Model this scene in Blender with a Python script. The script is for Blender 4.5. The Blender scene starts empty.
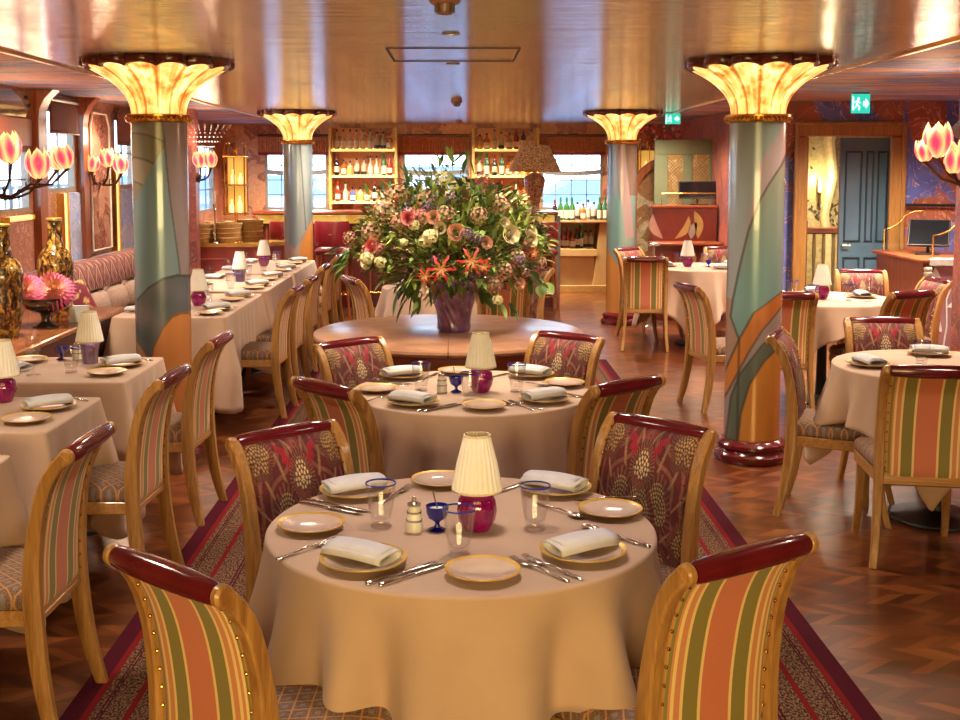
import bpy, bmesh, math, random
import numpy as np
from mathutils import Vector, Matrix
PI = math.pi
random.seed(7)
rng = np.random.RandomState(3)
SC = bpy.context.scene
COL = SC.collection

# ---------------------------------------------------------------- camera, world, lights, exposure
def lin(c):
    f = lambda u: u/12.92 if u <= .04045 else ((u+.055)/1.055)**2.4
    return tuple(f(x/255.0) for x in c[:3])
def L4(c): return lin(c)+(1.0,)

cam_d = bpy.data.cameras.new('camera'); cam = bpy.data.objects.new('camera', cam_d); COL.objects.link(cam)
cam.location = (0, 0, 1.70)
cam.rotation_euler = (math.radians(85), 0, 0)
cam_d.sensor_fit = 'HORIZONTAL'; cam_d.sensor_width = 36.0
cam_d.lens = 36.0*1160/960
cam_d.shift_x = (480-459)/960.0
cam_d.shift_y = (269.5-360)/960.0
cam_d.clip_start = .05; cam_d.clip_end = 400
SC.camera = cam

W = bpy.data.worlds.new('daylight'); SC.world = W; W.use_nodes = True
wn = W.node_tree.nodes; wl = W.node_tree.links
bg = wn['Background']
wtc = wn.new('ShaderNodeTexCoord'); wsep = wn.new('ShaderNodeSeparateXYZ'); wr = wn.new('ShaderNodeValToRGB')
wl.new(wtc.outputs['Generated'], wsep.inputs[0]); wl.new(wsep.outputs['Z'], wr.inputs[0]); wl.new(wr.outputs[0], bg.inputs[0])
wr.color_ramp.elements[0].position = 0.0; wr.color_ramp.elements[0].color = (.62, .82, 1, 1)
wr.color_ramp.elements[1].position = 0.5; wr.color_ramp.elements[1].color = (.26, .50, 1, 1)
bg.inputs[1].default_value = 8.5

SC.view_settings.view_transform = 'Standard'; SC.view_settings.look = 'None'
SC.view_settings.gamma = 1.0; SC.view_settings.use_curve_mapping = False
SC.view_settings.exposure = 0.0
try:
    SC.cycles.use_denoising = True
    SC.cycles.max_bounces = 8; SC.cycles.transparent_max_bounces = 16
    SC.cycles.sample_clamp_indirect = 4.0
    SC.cycles.caustics_refractive = False; SC.cycles.caustics_reflective = False
except Exception: pass

def area(name, loc, rot, sx, sy, power, color, spread=PI):
    d = bpy.data.lights.new(name, 'AREA'); d.shape = 'RECTANGLE'; d.size = sx; d.size_y = sy
    d.energy = power; d.color = color; d.spread = spread
    o = bpy.data.objects.new(name, d); COL.objects.link(o); o.location = loc; o.rotation_euler = rot
    return o
WARM = (1.0, .83, .64)
# warm unseen area light added behind the camera to yellow the front cloth
area('near_fill_light', (0, -1.2, 1.30), (math.radians(86), 0, 0), 3.2, 0.7, 92, (1.0, .72, .30), 2.4)
# spots under the ceiling, most added unseen to brighten tables, bouquet, recess and bar (narrowing below the horizontal, so only their pools of light show)
def spot(name, loc, power, color, ang=150, r=.12):
    d = bpy.data.lights.new(name, 'SPOT'); d.energy = power; d.color = color; d.spot_size = math.radians(ang); d.spot_blend = 1.0; d.shadow_soft_size = r
    o = bpy.data.objects.new(name, d); COL.objects.link(o); o.location = loc; return o
SP = 11.0
for (x, y, p, c) in [(-1.9, 3.4, 12, WARM), (0, 3.0, 6.0, (1, .83, .76)), (2.2, 3.4, 8, WARM), (0, 5.3, 10, WARM), (-.75, 6.1, 13, WARM), (.75, 6.1, 13, WARM), (-2.5, 6.6, 17, WARM), (2.3, 6.2, 15, WARM),
                     (0, 8.3, 22, WARM), (-2.2, 9.3, 26, WARM), (2.4, 8.9, 22, WARM), (-1.2, 12.2, 30, WARM), (1.6, 11.6, 30, WARM), (2.2, 13.0, 22, WARM), (3.6, 9.6, 60, (1, .86, .7)), (4.4, 9.0, 30, (1, .86, .7)), (2.9, 7.3, 16, WARM), (-2.4, 13.4, 34, WARM), (-2.9, 10.6, 16, WARM), (2.55, 12.2, 20, WARM),
                     (-2.0, 15.5, 44, WARM), (-1.0, 15.5, 44, WARM), (.2, 15.5, 44, WARM), (1.4, 15.5, 44, WARM), (3.8, 11.6, 50, (1, .85, .6))]:
    spot('ceiling_fill_spot', (x, y, 2.28), p*SP, c)

# ---------------------------------------------------------------- node mini language
class NT:
    def __init__(s, name):
        s.m = bpy.data.materials.new(name); s.m.use_nodes = True
        s.t = s.m.node_tree; s.t.nodes.clear()
        s.out = s.t.nodes.new('ShaderNodeOutputMaterial')
    def put(s, sock, v):
        if isinstance(v, bpy.types.NodeSocket): s.t.links.new(v, sock)
        elif v is not None: sock.default_value = v
    def n(s, ty, props=None, **inp):
        nd = s.t.nodes.new('ShaderNode'+ty)
        for k, v in (props or {}).items(): setattr(nd, k, v)
        for k, v in inp.items():
            key = int(k[1:]) if k[0] == 'i' and k[1:].isdigit() else k.replace('_', ' ')
            s.put(nd.inputs[key], v)
        return nd
    def co(s, kind='Object'): return s.n('TexCoord').outputs[kind]
    def sep(s, v): return s.n('SeparateXYZ', i0=v).outputs
    def com(s, x=0, y=0, z=0): return s.n('CombineXYZ', X=x, Y=y, Z=z).outputs[0]
    def ma(s, op, a, b=None, c=None):
        nd = s.t.nodes.new('ShaderNodeMath'); nd.operation = op
        for i, v in enumerate((a, b, c)):
            if v is not None: s.put(nd.inputs[i], v)
        return nd.outputs[0]
    def vmul(s, v, k):
        nd = s.t.nodes.new('ShaderNodeVectorMath'); nd.operation = 'MULTIPLY'; s.put(nd.inputs[0], v); nd.inputs[1].default_value = k
        return nd.outputs[0]
    def noise(s, v, scale, detail=3, rough=.5, dist=0, out=0):
        nd = s.n('TexNoise', Vector=v, Scale=scale, Detail=detail, Roughness=rough, Distortion=dist); return nd.outputs[out]
    def ramp(s, f, stops, const=False):
        nd = s.t.nodes.new('ShaderNodeValToRGB'); s.put(nd.inputs[0], f); cr = nd.color_ramp
        if const: cr.interpolation = 'CONSTANT'
        while len(cr.elements) < len(stops): cr.elements.new(.5)
        for e, (p, c) in zip(cr.elements, stops): e.position = p; e.color = (tuple(c)+(1.0,))[:4]
        return nd.outputs[0]
    def mix(s, f, a, b, mode='MIX'):
        nd = s.t.nodes.new('ShaderNodeMix'); nd.data_type = 'RGBA'; nd.blend_type = mode
        for k, v in ((0, f), (6, a), (7, b)):
            if isinstance(v, tuple) and len(v) == 3: v = v+(1.0,)
            s.put(nd.inputs[k], v)
        return nd.outputs[2]
    def bump(s, h, st=.3, d=.01): return s.n('Bump', Strength=st, Distance=d, Height=h).outputs[0]
    def pbr(s, color, rough=.5, metal=0.0, normal=None, **kw):
        if isinstance(color, tuple) and len(color) == 3: color = color+(1.0,)
        p = s.n('BsdfPrincipled'); s.put(p.inputs['Base Color'], color); s.put(p.inputs['Roughness'], rough); s.put(p.inputs['Metallic'], metal)
        if normal is not None: s.put(p.inputs['Normal'], normal)
        for k, v in kw.items():
            if isinstance(v, tuple) and len(v) == 3: v = v+(1.0,)
            s.put(p.inputs[k.replace('_', ' ')], v)
        s.t.links.new(p.outputs[0], s.out.inputs[0]); s.p = p
        return s.m
    def surf(s, sh): s.t.links.new(sh, s.out.inputs[0]); return s.m

MATS = {}
def plain(name, c, rough=.5, metal=0.0, var=.12, scale=18, bump=0.0, **kw):
    """a colour with soft procedural variation"""
    if name in MATS: return MATS[name]
    t = NT(name); b = lin(c); co = t.co()
    f = t.noise(co, scale, 3)
    a = tuple(x*(1-var) for x in b); d = tuple(min(1, x*(1+var)) for x in b)
    col = t.ramp(f, [(.3, a), (.7, d)])
    nm = t.bump(t.noise(co, scale*8, 2), bump, .004) if bump else None
    MATS[name] = t.pbr(col, rough, metal, nm, **kw); return MATS[name]
def wood(name, c1, c2, rough=.3, scale=3.0, axis=2, coat=.2):
    if name in MATS: return MATS[name]
    t = NT(name); co = t.co()
    k = [16, 16, 16]; k[axis] = 1.2
    v = t.vmul(co, tuple(k))
    f = t.noise(v, scale, 5, .6, .6)
    g = t.noise(v, scale*6, 2)
    col = t.ramp(t.ma('ADD', t.ma('MULTIPLY', f, .75), t.ma('MULTIPLY', g, .25)), [(.32, lin(c1)), (.68, lin(c2))])
    MATS[name] = t.pbr(col, rough, 0, t.bump(f, .05, .002), Coat_Weight=coat, Coat_Roughness=.12); return MATS[name]
def attr(name, rough=.6, metal=0.0, emit=0.0, bump=0.0, grain=.35, **kw):
    if name in MATS: return MATS[name]
    t = NT(name); c = t.n('Attribute', {'attribute_name': 'paint'}).outputs['Color']
    co = t.co(); c2 = t.mix(grain, c, t.mix(1.0, c, t.ramp(t.noise(co, 60, 2) if grain > .2 else t.noise(t.vmul(co, (14, 14, 1.5)), 1, 3), [(.3, (.7, .7, .7)), (.7, (1.25, 1.25, 1.25))]), 'MULTIPLY'))
    nm = t.bump(t.noise(co, 300, 2), bump, .002) if bump else None
    if emit: kw.update(Emission_Color=c, Emission_Strength=emit)
    MATS[name] = t.pbr(c2, rough, metal, nm, **kw); return MATS[name]
def glassy(name, c, amount=.55, rough=.02, base=.05):
    """thin clear glass: what lies behind it shows through, with reflections that grow towards grazing angles"""
    if name in MATS: return MATS[name]
    t = NT(name)
    tr = t.n('BsdfTransparent', Color=c+(1.0,)); gl = t.n('BsdfGlossy', Roughness=rough)
    co = t.co(); fc = t.n('LayerWeight', Blend=.5, Normal=t.bump(t.noise(co, 9, 1), .03, .01)).outputs['Facing']
    f = t.ma('ADD', t.ma('MULTIPLY', t.ma('POWER', fc, 3.0), amount), base)
    mx = t.n('MixShader', i0=f, i1=tr.outputs[0], i2=gl.outputs[0])
    MATS[name] = t.surf(mx.outputs[0]); return MATS[name]

# ---------------------------------------------------------------- mesh building
class MB:
    def __init__(s): s.v = []; s.f = []; s.c = None
    def add(s, vs, fs, X=None):
        o = len(s.v)
        s.v += [tuple(X @ Vector(p)) for p in vs] if X is not None else [tuple(p) for p in vs]
        s.f += [tuple(i+o for i in f) for f in fs]; return s
    def box(s, x0, x1, y0, y1, z0, z1, bev=0.0, X=None):
        if bev <= 0:
            vs = [(x, y, z) for z in (z0, z1) for y in (y0, y1) for x in (x0, x1)]
            return s.add(vs, [(0, 2, 3, 1), (4, 5, 7, 6), (0, 1, 5, 4), (2, 6, 7, 3), (0, 4, 6, 2), (1, 3, 7, 5)], X)
        b = bev; rings = []
        def ring(z, d):
            return [(x0+d, y0+d+ (b if d < b else 0), z), (x0+d+(b if d < b else 0), y0+d, z), (x1-d-(b if d < b else 0), y0+d, z), (x1-d, y0+d+(b if d < b else 0), z),
                    (x1-d, y1-d-(b if d < b else 0), z), (x1-d-(b if d < b else 0), y1-d, z), (x0+d+(b if d < b else 0), y1-d, z), (x0+d, y1-d-(b if d < b else 0), z)]
        rings = [ring(z0, b*.99), ring(z0+b, 0), ring(z1-b, 0), ring(z1, b*.99)]
        return s.loft(rings, True, X)
    def loft(s, rings, caps=True, X=None, closed=True):
        n = len(rings[0]); vs = [p for r in rings for p in r]; fs = []
        for i in range(len(rings)-1):
            for j in range(n if closed else n-1):
                k = (j+1) % n
                fs.append((i*n+j, i*n+k, (i+1)*n+k, (i+1)*n+j))
        if caps: fs.append(tuple(range(n-1, -1, -1))); fs.append(tuple((len(rings)-1)*n+j for j in range(n)))
        return s.add(vs, fs, X)
    def lathe(s, prof, n=24, c=(0, 0, 0), X=None, fn=None, caps=True):
        rings = []
        for (r, z) in prof:
            rg = []
            for j in range(n):
                a = 2*PI*j/n; rr = r*(fn(a, z) if fn else 1)
                rg.append((c[0]+rr*math.cos(a), c[1]+rr*math.sin(a), c[2]+z))
            rings.append(rg)
        return s.loft(rings, caps, X)
    def tube(s, pts, rad, n=8, X=None, caps=True, sx=1.0):
        P = [Vector(p) for p in pts]; R = rad if isinstance(rad, (list, tuple)) else [rad]*len(P)
        rings = []; up = None
        for i, p in enumerate(P):
            d = (P[min(i+1, len(P)-1)]-P[max(i-1, 0)]).normalized()
            if up is None: up = Vector((0, 0, 1)) if abs(d.z) < .9 else Vector((1, 0, 0))
            a = d.cross(up).normalized(); b = a.cross(d).normalized(); up = b
            rings.append([tuple(p+a*(math.cos(2*PI*j/n)*R[i]*sx)+b*(math.sin(2*PI*j/n)*R[i])) for j in range(n)])
        return s.loft(rings, caps, X)
    def sphere(s, c, r, n=10, m=6, X=None, sq=(1, 1, 1)):
        vs = [(c[0], c[1], c[2]-r*sq[2])]
        for i in range(1, m):
            t = -PI/2+PI*i/m
            vs += [(c[0]+r*sq[0]*math.cos(t)*math.cos(2*PI*j/n), c[1]+r*sq[1]*math.cos(t)*math.sin(2*PI*j/n), c[2]+r*sq[2]*math.sin(t)) for j in range(n)]
        vs.append((c[0], c[1], c[2]+r*sq[2])); fs = []
        for j in range(n):
            k = (j+1) % n; fs.append((0, 1+k, 1+j)); fs.append((len(vs)-1, 1+(m-2)*n+j, 1+(m-2)*n+k))
            for i in range(m-2): fs.append((1+i*n+j, 1+i*n+k, 1+(i+1)*n+k, 1+(i+1)*n+j))
        return s.add(vs, fs, X)
    def grid(s, fn, nu, nv, X=None, flip=False):
        vs = [fn(i/(nu-1), j/(nv-1)) for j in range(nv) for i in range(nu)]
        fs = []
        for j in range(nv-1):
            for i in range(nu-1):
                q = (j*nu+i, j*nu+i+1, (j+1)*nu+i+1, (j+1)*nu+i); fs.append(q[::-1] if flip else q)
        return s.add(vs, fs, X)
    def prism(s, poly, axis, a0, a1, X=None):
        """2-D outline extruded along an axis: 'x' outline is (y,z), 'y' outline is (x,z), 'z' outline is (x,y)"""
        g = {'x': lambda p, a: (a, p[0], p[1]), 'y': lambda p, a: (p[0], a, p[1]), 'z': lambda p, a: (p[0], p[1], a)}[axis]
        return s.loft([[g(p, a0) for p in poly], [g(p, a1) for p in poly]], True, X)
    def mesh(s, name, angle=38, colors=None):
        me = bpy.data.meshes.new(name); me.from_pydata(s.v, [], s.f)
        bm = bmesh.new(); bm.from_mesh(me); bmesh.ops.recalc_face_normals(bm, faces=bm.faces); bm.to_mesh(me); bm.free()
        me.shade_smooth()
        try: me.set_sharp_from_angle(angle=math.radians(angle))
        except Exception: pass
        if colors is not None:
            at_ = me.color_attributes.new('paint', 'FLOAT_COLOR', 'POINT')
            a = np.ones((len(s.v), 4), dtype=np.float32); a[:, :3] = np.asarray(colors, dtype=np.float32)[:, :3]
            at_.data.foreach_set('color', a.ravel())
        return me
    def build(s, name, m, parent=None, angle=38, colors=None, loc=None, rot=None):
        o = bpy.data.objects.new(name, s.mesh(name, angle, colors)); COL.objects.link(o)
        o.data.materials.append(m)
        if parent is not None: o.parent = parent
        if loc is not None: o.location = loc
        if rot is not None: o.rotation_euler = rot
        return o

def tag(o, label=None, cat=None, group=None, kind=None):
    if label: o['label'] = label
    if cat: o['category'] = cat
    if group: o['group'] = group
    if kind: o['kind'] = kind
    return o
def thing(name, loc, label, cat, group=None, rz=0.0):
    o = bpy.data.objects.new(name, None); COL.objects.link(o); o.empty_display_size = .1
    o.location = loc; o.rotation_euler = (0, 0, rz); return tag(o, label, cat, group)
def dup(o, loc=None, rz=None, label=None, group=None, rot=None, scale=None):
    """a copy of a thing with copies of its parts and sub-parts"""
    r = o.copy(); COL.objects.link(r)
    for ch in list(o.children):
        c = ch.copy(); COL.objects.link(c); c.parent = r
        for g in list(ch.children):
            d = g.copy(); COL.objects.link(d); d.parent = c
    if loc is not None: r.location = loc
    if rz is not None: r.rotation_euler = (0, 0, rz)
    if rot is not None: r.rotation_euler = rot
    if scale is not None: r.scale = (scale,)*3
    if label: r['label'] = label
    if group: r['group'] = group
    return r
def struct(name, mb, m, angle=38, colors=None):
    return tag(mb.build(name, m, angle=angle, colors=colors), kind='structure')
class Proto:
    """the first placement moves the original, later ones copy it"""
    def __init__(s, root): s.r = root; s.used = False
    def put(s, loc, rz=0.0, label=None, group=None, rot=None, scale=None):
        if not s.used:
            s.used = True; o = s.r; o.location = loc; o.rotation_euler = rot if rot is not None else (0, 0, rz)
            if scale is not None: o.scale = (scale,)*3
            if label: o['label'] = label
            if group: o['group'] = group
            return o
        return dup(s.r, loc, rz if rot is None else None, label, group, rot, scale)
def face(dx, dy): return math.atan2(dy, dx)-PI/2      # turn about z that points local +Y along (dx, dy)
def interp(x, xs, ys): return float(np.interp(x, xs, ys))
# ---------------------------------------------------------------- materials
OAK = wood('oak', (140, 92, 46), (196, 146, 82), .32, 3.0)
OAKX = wood('oak_rail', (150, 100, 50), (200, 150, 88), .35, 3.0, 0)
MAHOG = plain('mahogany_lacquer', (92, 18, 26), .16, var=.25, scale=10, Coat_Weight=.6)
DARKW = wood('dark_wood', (70, 36, 22), (112, 62, 36), .3, 3.0, 0)
REDW = wood('red_wood', (112, 48, 28), (160, 82, 46), .28, 2.2, 0)
REDV = wood('red_wood_upright', (112, 52, 28), (165, 92, 50), .3, 2.2, 2)
BRASS = plain('brass', (214, 164, 84), .25, 1.0, var=.1)
SILVER = plain('silver', (206, 200, 196), .2, 1.0, var=.06)
STEEL = plain('steel_blade', (190, 186, 184), .16, 1.0, var=.05)
CHINA = plain('china', (208, 180, 162), .16, var=.03, Coat_Weight=.5)
GOLDRIM = plain('gold_band', (226, 186, 92), .28, .45, var=.1)
LINEN = plain('napkin_linen', (208, 204, 206), .85, var=.04, scale=30, bump=.25)
BLUEG = plain('cobalt_glass', (16, 20, 150), .06, var=.1, Transmission_Weight=.35, Coat_Weight=.8)
BLUERIM = plain('blue_glass_rim', (44, 56, 150), .1, var=.1)
RUBY = plain('ruby_glass', (140, 8, 86), .05, var=.4, scale=30, Transmission_Weight=.45, IOR=1.45, Coat_Weight=.9, Emission_Color=lin((200, 14, 116)), Emission_Strength=.05)
VIOLET = plain('violet_clear_glass', (176, 150, 196), .04, var=.3, scale=30, Transmission_Weight=.75, IOR=1.4, Coat_Weight=.8)
AMETH = plain('amethyst_glass', (158, 104, 166), .06, var=.5, scale=16, Transmission_Weight=.4, IOR=1.4, Coat_Weight=1.0)
CLEAR = glassy('clear_tumbler_glass', (.985, .985, .99), .45, .02, .06)
PANE = glassy('window_glass', (.97, .99, 1.0), .22, .02, .03)
WHITEP = plain('white_ceramic', (226, 220, 206), .3, var=.04)
BLACK = plain('black_iron', (18, 17, 18), .45, var=.2)
BLKGL = plain('black_screen', (14, 15, 18), .12, var=.1)
GREYM = plain('grey_metal', (120, 118, 116), .4, .4)

def m_cloth():
    t = NT('tablecloth_damask_linen'); co = t.co()
    w = t.noise(co, 5, 3); wv = t.noise(t.vmul(co, (500, 500, 60)), 1, 1)
    col = t.ramp(w, [(.3, lin((188, 154, 130))), (.7, lin((198, 164, 138)))])
    return t.pbr(col, .82, 0, t.bump(t.ma('ADD', t.ma('MULTIPLY', w, 1.0), t.ma('MULTIPLY', wv, .05)), .25, .01), Sheen_Weight=.2)
CLOTH = m_cloth()

def m_stripe():
    t = NT('striped_back_fabric'); co = t.co(); x = t.sep(co)[0]
    f = t.ma('ADD', t.ma('MULTIPLY', x, 1/.34), .5)
    S = lin((206, 118, 84)); O = lin((136, 122, 58)); C = lin((240, 204, 134)); G = lin((190, 140, 74)); E = lin((210, 138, 90))
    st = [(0, G), (.05, O), (.075, E), (.095, C), (.125, E), (.175, C), (.20, O), (.335, C), (.362, S), (.625, C), (.652, O), (.785, C), (.812, E), (.862, C), (.89, E), (.915, C), (.938, O), (.955, G)]
    col = t.ramp(f, st, True)
    wv = t.noise(t.vmul(co, (300, 300, 900)), 1, 1)
    col = t.mix(.4, col, t.mix(1, col, t.ramp(wv, [(.3, (.8, .8, .8)), (.7, (1.15, 1.15, 1.15))]), 'MULTIPLY'))
    return t.pbr(col, .72, 0, t.bump(wv, .15, .001), Sheen_Weight=.15)
STRIPE = m_stripe()

def m_seat():
    t = NT('lattice_seat_fabric'); co = t.co(); x, y, z = t.sep(co)[:3]
    def tri(v): return t.ma('ABSOLUTE', t.ma('SUBTRACT', t.ma('FRACT', t.ma('MULTIPLY', v, 1/.05)), .5))
    a = tri(t.ma('ADD', x, t.ma('MULTIPLY', y, .8))); b = tri(t.ma('SUBTRACT', x, t.ma('MULTIPLY', y, .8)))
    mn = t.ma('MINIMUM', a, b)
    line = t.ma('LESS_THAN', mn, .055); dots = t.ma('GREATER_THAN', mn, .33)
    n = t.noise(co, 320, 1)
    ground = t.ramp(n, [(.35, lin((92, 66, 56))), (.65, lin((142, 112, 92)))])
    col = t.mix(line, ground, lin((184, 132, 82))+(1,)); col = t.mix(t.ma('MULTIPLY', dots, .7), col, lin((138, 126, 128))+(1,))
    return t.pbr(col, .85, 0, t.bump(n, .3, .002))
SEAT = m_seat()

def m_shade():
    t = NT('pleated_lamp_shade'); co = t.co(); z = t.sep(co)[2]
    n = t.noise(co, 14, 2); col = t.ramp(n, [(.3, lin((236, 230, 220))), (.7, lin((246, 242, 234)))])
    return t.pbr(col, .8, 0, None, Emission_Color=lin((255, 204, 130)), Emission_Strength=.10, Subsurface_Weight=0.0)
SHADE = m_shade()

def m_alabaster():
    t = NT('lit_alabaster'); co = t.co()
    n = t.noise(co, 7, 4, .6, 1.2); v = t.noise(t.vmul(co, (9, 9, 3)), 1.3, 3, .6, .5)
    x, y, z = t.sep(co)[:3]; an = t.ma('ARCTAN2', y, x)
    gr = t.ma('POWER', t.ma('SUBTRACT', 1.0, t.ma('ABSOLUTE', t.ma('SINE', t.ma('MULTIPLY', an, 7.0)))), 3.0)
    md = t.ma('POWER', t.ma('ABSOLUTE', t.ma('SINE', t.ma('MULTIPLY', an, 21.0))), 10.0)
    f = t.ma('SUBTRACT', t.ma('ADD', t.ma('MULTIPLY', n, .5), t.ma('MULTIPLY', v, .5)), t.ma('SUBTRACT', t.ma('MULTIPLY', gr, .16), t.ma('MULTIPLY', md, .05)))
    col = t.ramp(f, [(.36, (.36, .09, .01)), (.44, (.80, .32, .05)), (.53, (1, .60, .16)), (.62, (1, .84, .42))])
    return t.pbr(t.mix(.5, col, (.9, .7, .4)), .35, 0, None, Emission_Color=col, Emission_Strength=1.5)
ALAB = m_alabaster()

def m_ceiling():
    t = NT('brushed_gilt_ceiling'); co = t.co(); x, y, z = t.sep(co)[:3]
    ln = t.noise(t.com(t.ma('MULTIPLY', x, .5), t.ma('MULTIPLY', y, 24), 0), 1, 4, .7)
    big = t.noise(co, .7, 2)
    seam = t.ma('LESS_THAN', t.ma('FRACT', t.ma('MULTIPLY', y, 1/.55)), .02)
    col = t.ramp(t.ma('ADD', t.ma('MULTIPLY', ln, .6), t.ma('MULTIPLY', big, .4)), [(.35, lin((232, 220, 204))), (.65, lin((252, 246, 236)))])
    col = t.mix(t.ma('MULTIPLY', seam, .5), col, lin((150, 120, 90))+(1,))
    # fine brush grooves run across the room, so each sheet scatters reflections along the room
    g1 = t.noise(t.com(t.ma('MULTIPLY', x, 3), t.ma('MULTIPLY', y, 410), 0), 1, 2, .6); g2 = t.ma('MULTIPLY', t.ma('SUBTRACT', ln, .5), .25)
    ny = t.ma('ADD', t.ma('MULTIPLY', t.ma('SUBTRACT', g1, .5), 1.55), g2)
    nv = t.t.nodes.new('ShaderNodeVectorMath'); nv.operation = 'NORMALIZE'; t.put(nv.inputs[0], t.com(0, ny, -1.0))
    return t.pbr(col, .15, .80, nv.outputs[0])
CEIL = m_ceiling()

def m_floor():
    t = NT('herringbone_parquet'); co = t.co(); x, y, z = t.sep(co)[:3]
    bw = .105; yb = t.ma('DIVIDE', y, bw); band = t.ma('FLOOR', yb); fr = t.ma('FRACT', yb)
    par = t.ma('MODULO', t.ma('ABSOLUTE', band), 2.0)
    sgn = t.ma('SUBTRACT', t.ma('MULTIPLY', par, 2.0), 1.0)
    s = t.ma('ADD', x, t.ma('MULTIPLY', t.ma('MULTIPLY', sgn, fr), bw*1.25))
    s = t.ma('ADD', s, t.ma('MULTIPLY', par, -bw*1.25*0+0.0))
    k = t.ma('DIVIDE', s, .072); pk = t.ma('FLOOR', k); pf = t.ma('FRACT', k)
    wn_ = t.n('TexWhiteNoise', {'noise_dimensions': '2D'}, Vector=t.com(pk, band, 0)).outputs['Value']
    pair = t.n('TexWhiteNoise', {'noise_dimensions': '1D'}, W=t.ma('FLOOR', t.ma('DIVIDE', t.ma('ADD', band, 1), 2.0))).outputs['Value']
    grain = t.noise(t.com(t.ma('MULTIPLY', s, 90), t.ma('MULTIPLY', y, 14), band), 1, 3, .6)
    f = t.ma('ADD', t.ma('ADD', t.ma('MULTIPLY', wn_, .50), t.ma('MULTIPLY', pair, .15)), t.ma('MULTIPLY', grain, .35))
    col = t.ramp(f, [(.15, lin((58, 27, 12))), (.5, lin((104, 52, 24))), (.85, lin((146, 84, 42)))])
    gap = t.ma('MAXIMUM', t.ma('LESS_THAN', pf, .035), t.ma('LESS_THAN', fr, .02))
    col = t.mix(t.ma('MULTIPLY', gap, .7), col, lin((38, 18, 10))+(1,))
    return t.pbr(col, t.ma('ADD', .24, t.ma('MULTIPLY', grain, .14)), 0, t.bump(t.ma('SUBTRACT', grain, gap), .06, .003), Coat_Weight=.75, Coat_Roughness=.14)
FLOOR = m_floor()

def m_rug():
    t = NT('woven_runner'); co = t.co(); x, y, z = t.sep(co)[:3]
    d = t.ma('SUBTRACT', 1.27, t.ma('ABSOLUTE', t.ma('SUBTRACT', x, .036)))      # distance in from the edge
    wv = t.noise(t.com(t.ma('MULTIPLY', x, 150), t.ma('MULTIPLY', y, 70), 0), 1, 1)
    beige = t.ramp(wv, [(.42, lin((58, 34, 28))), (.60, lin((132, 98, 74)))])
    # field of small squares
    q = .088
    fx = t.ma('ABSOLUTE', t.ma('SUBTRACT', t.ma('FRACT', t.ma('DIVIDE', x, q)), .5)); fy = t.ma('ABSOLUTE', t.ma('SUBTRACT', t.ma('FRACT', t.ma('DIVIDE', y, q)), .5))
    m = t.ma('MAXIMUM', fx, fy); rr = t.ma('SQRT', t.ma('ADD', t.ma('MULTIPLY', fx, fx), t.ma('MULTIPLY', fy, fy)))
    ring = t.ma('SINE', t.ma('MULTIPLY', rr, 34))
    sq = t.mix(t.ma('MULTIPLY', t.ma('ADD', t.ma('MULTIPLY', ring, .5), t.ma('MULTIPLY', wv, .5)), .9), lin((88, 62, 64))+(1,), lin((140, 124, 128))+(1,))
    field = t.mix(t.ma('GREATER_THAN', m, .40), sq, lin((132, 72, 44))+(1,))
    field = t.mix(t.ma('MULTIPLY', t.ma('GREATER_THAN', m, .34), t.ma('LESS_THAN', m, .37)), field, lin((70, 44, 44))+(1,))
    M = lin((72, 16, 30)); Rd = lin((116, 24, 28)); B = (0, 0, 0)
    key = t.ramp(t.ma('DIVIDE', d, .7), [(0, M), (.088, Rd), (.125, B), (.155, M), (.163, B), (.17, M), (.178, B), (.275, Rd), (.305, B), (.42, M), (.432, B), (.44, M), (.452, B), (.56, Rd), (.60, B)], True)
    msk = t.n('SeparateXYZ', i0=key).outputs[0]
    base = t.mix(t.ma('GREATER_THAN', d, .44), beige, field)
    col = t.mix(t.ma('GREATER_THAN', msk, .004), base, key)
    return t.pbr(col, .95, 0, t.bump(wv, .4, .003), Specular_IOR_Level=.1)
RUG = m_rug()

def mural(name, ground, g2, figure, line, scale=1.1, stretch=(1, 1, 1), streak=False, rough=.35, thr=.50):
    """hand-painted swirling decoration: coloured fields, figure shapes and pale contour strokes"""
    t = NT(name); co = t.vmul(t.co(), stretch)
    n1 = t.noise(co, scale, 2, .5, 1.6); n2 = t.noise(co, scale*2.3, 3, .6, 2.2); n3 = t.noise(co, scale*9, 3)
    base = t.ramp(n3, [(.3, lin(ground)), (.7, lin(g2))])
    fig = t.ramp(n1, [(thr, (0, 0, 0)), (thr+.03, (1, 1, 1))])
    col = t.mix(fig, base, t.ramp(n2, [(.35, tuple(.6*u for u in lin(figure))), (.65, lin(figure))]))
    st = t.ma('LESS_THAN', t.ma('ABSOLUTE', t.ma('SUBTRACT', t.ma('FRACT', t.ma('MULTIPLY', n2, 7)), .5)), .05)
    col = t.mix(t.ma('MULTIPLY', st, .6), col, lin(line)+(1,))
    return t.pbr(col, rough, .05, None)
MUR_L = mural('painted_terracotta_wall', (150, 86, 66), (178, 112, 84), (204, 134, 96), (236, 204, 174), 1.3)
MUR_B = mural('painted_blue_wall', (84, 92, 158), (112, 116, 176), (176, 98, 66), (220, 170, 140), .9, (1, 1, .8), thr=.545)
MUR_R = mural('painted_red_wall', (150, 72, 62), (176, 100, 84), (150, 84, 84), (220, 164, 146), 1.8)
MUR_C = mural('painted_cloud_ceiling', (186, 142, 118), (206, 162, 136), (140, 152, 192), (226, 198, 176), .8, (.7, 2.2, 1), rough=.6)
MUR_O = mural('painted_bar_wall', (206, 138, 88), (222, 158, 108), (176, 98, 66), (240, 198, 150), 2.0)
MUR_P = mural('painted_blue_panel', (120, 140, 190), (150, 166, 206), (176, 178, 206), (232, 232, 240), 1.6)
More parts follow.
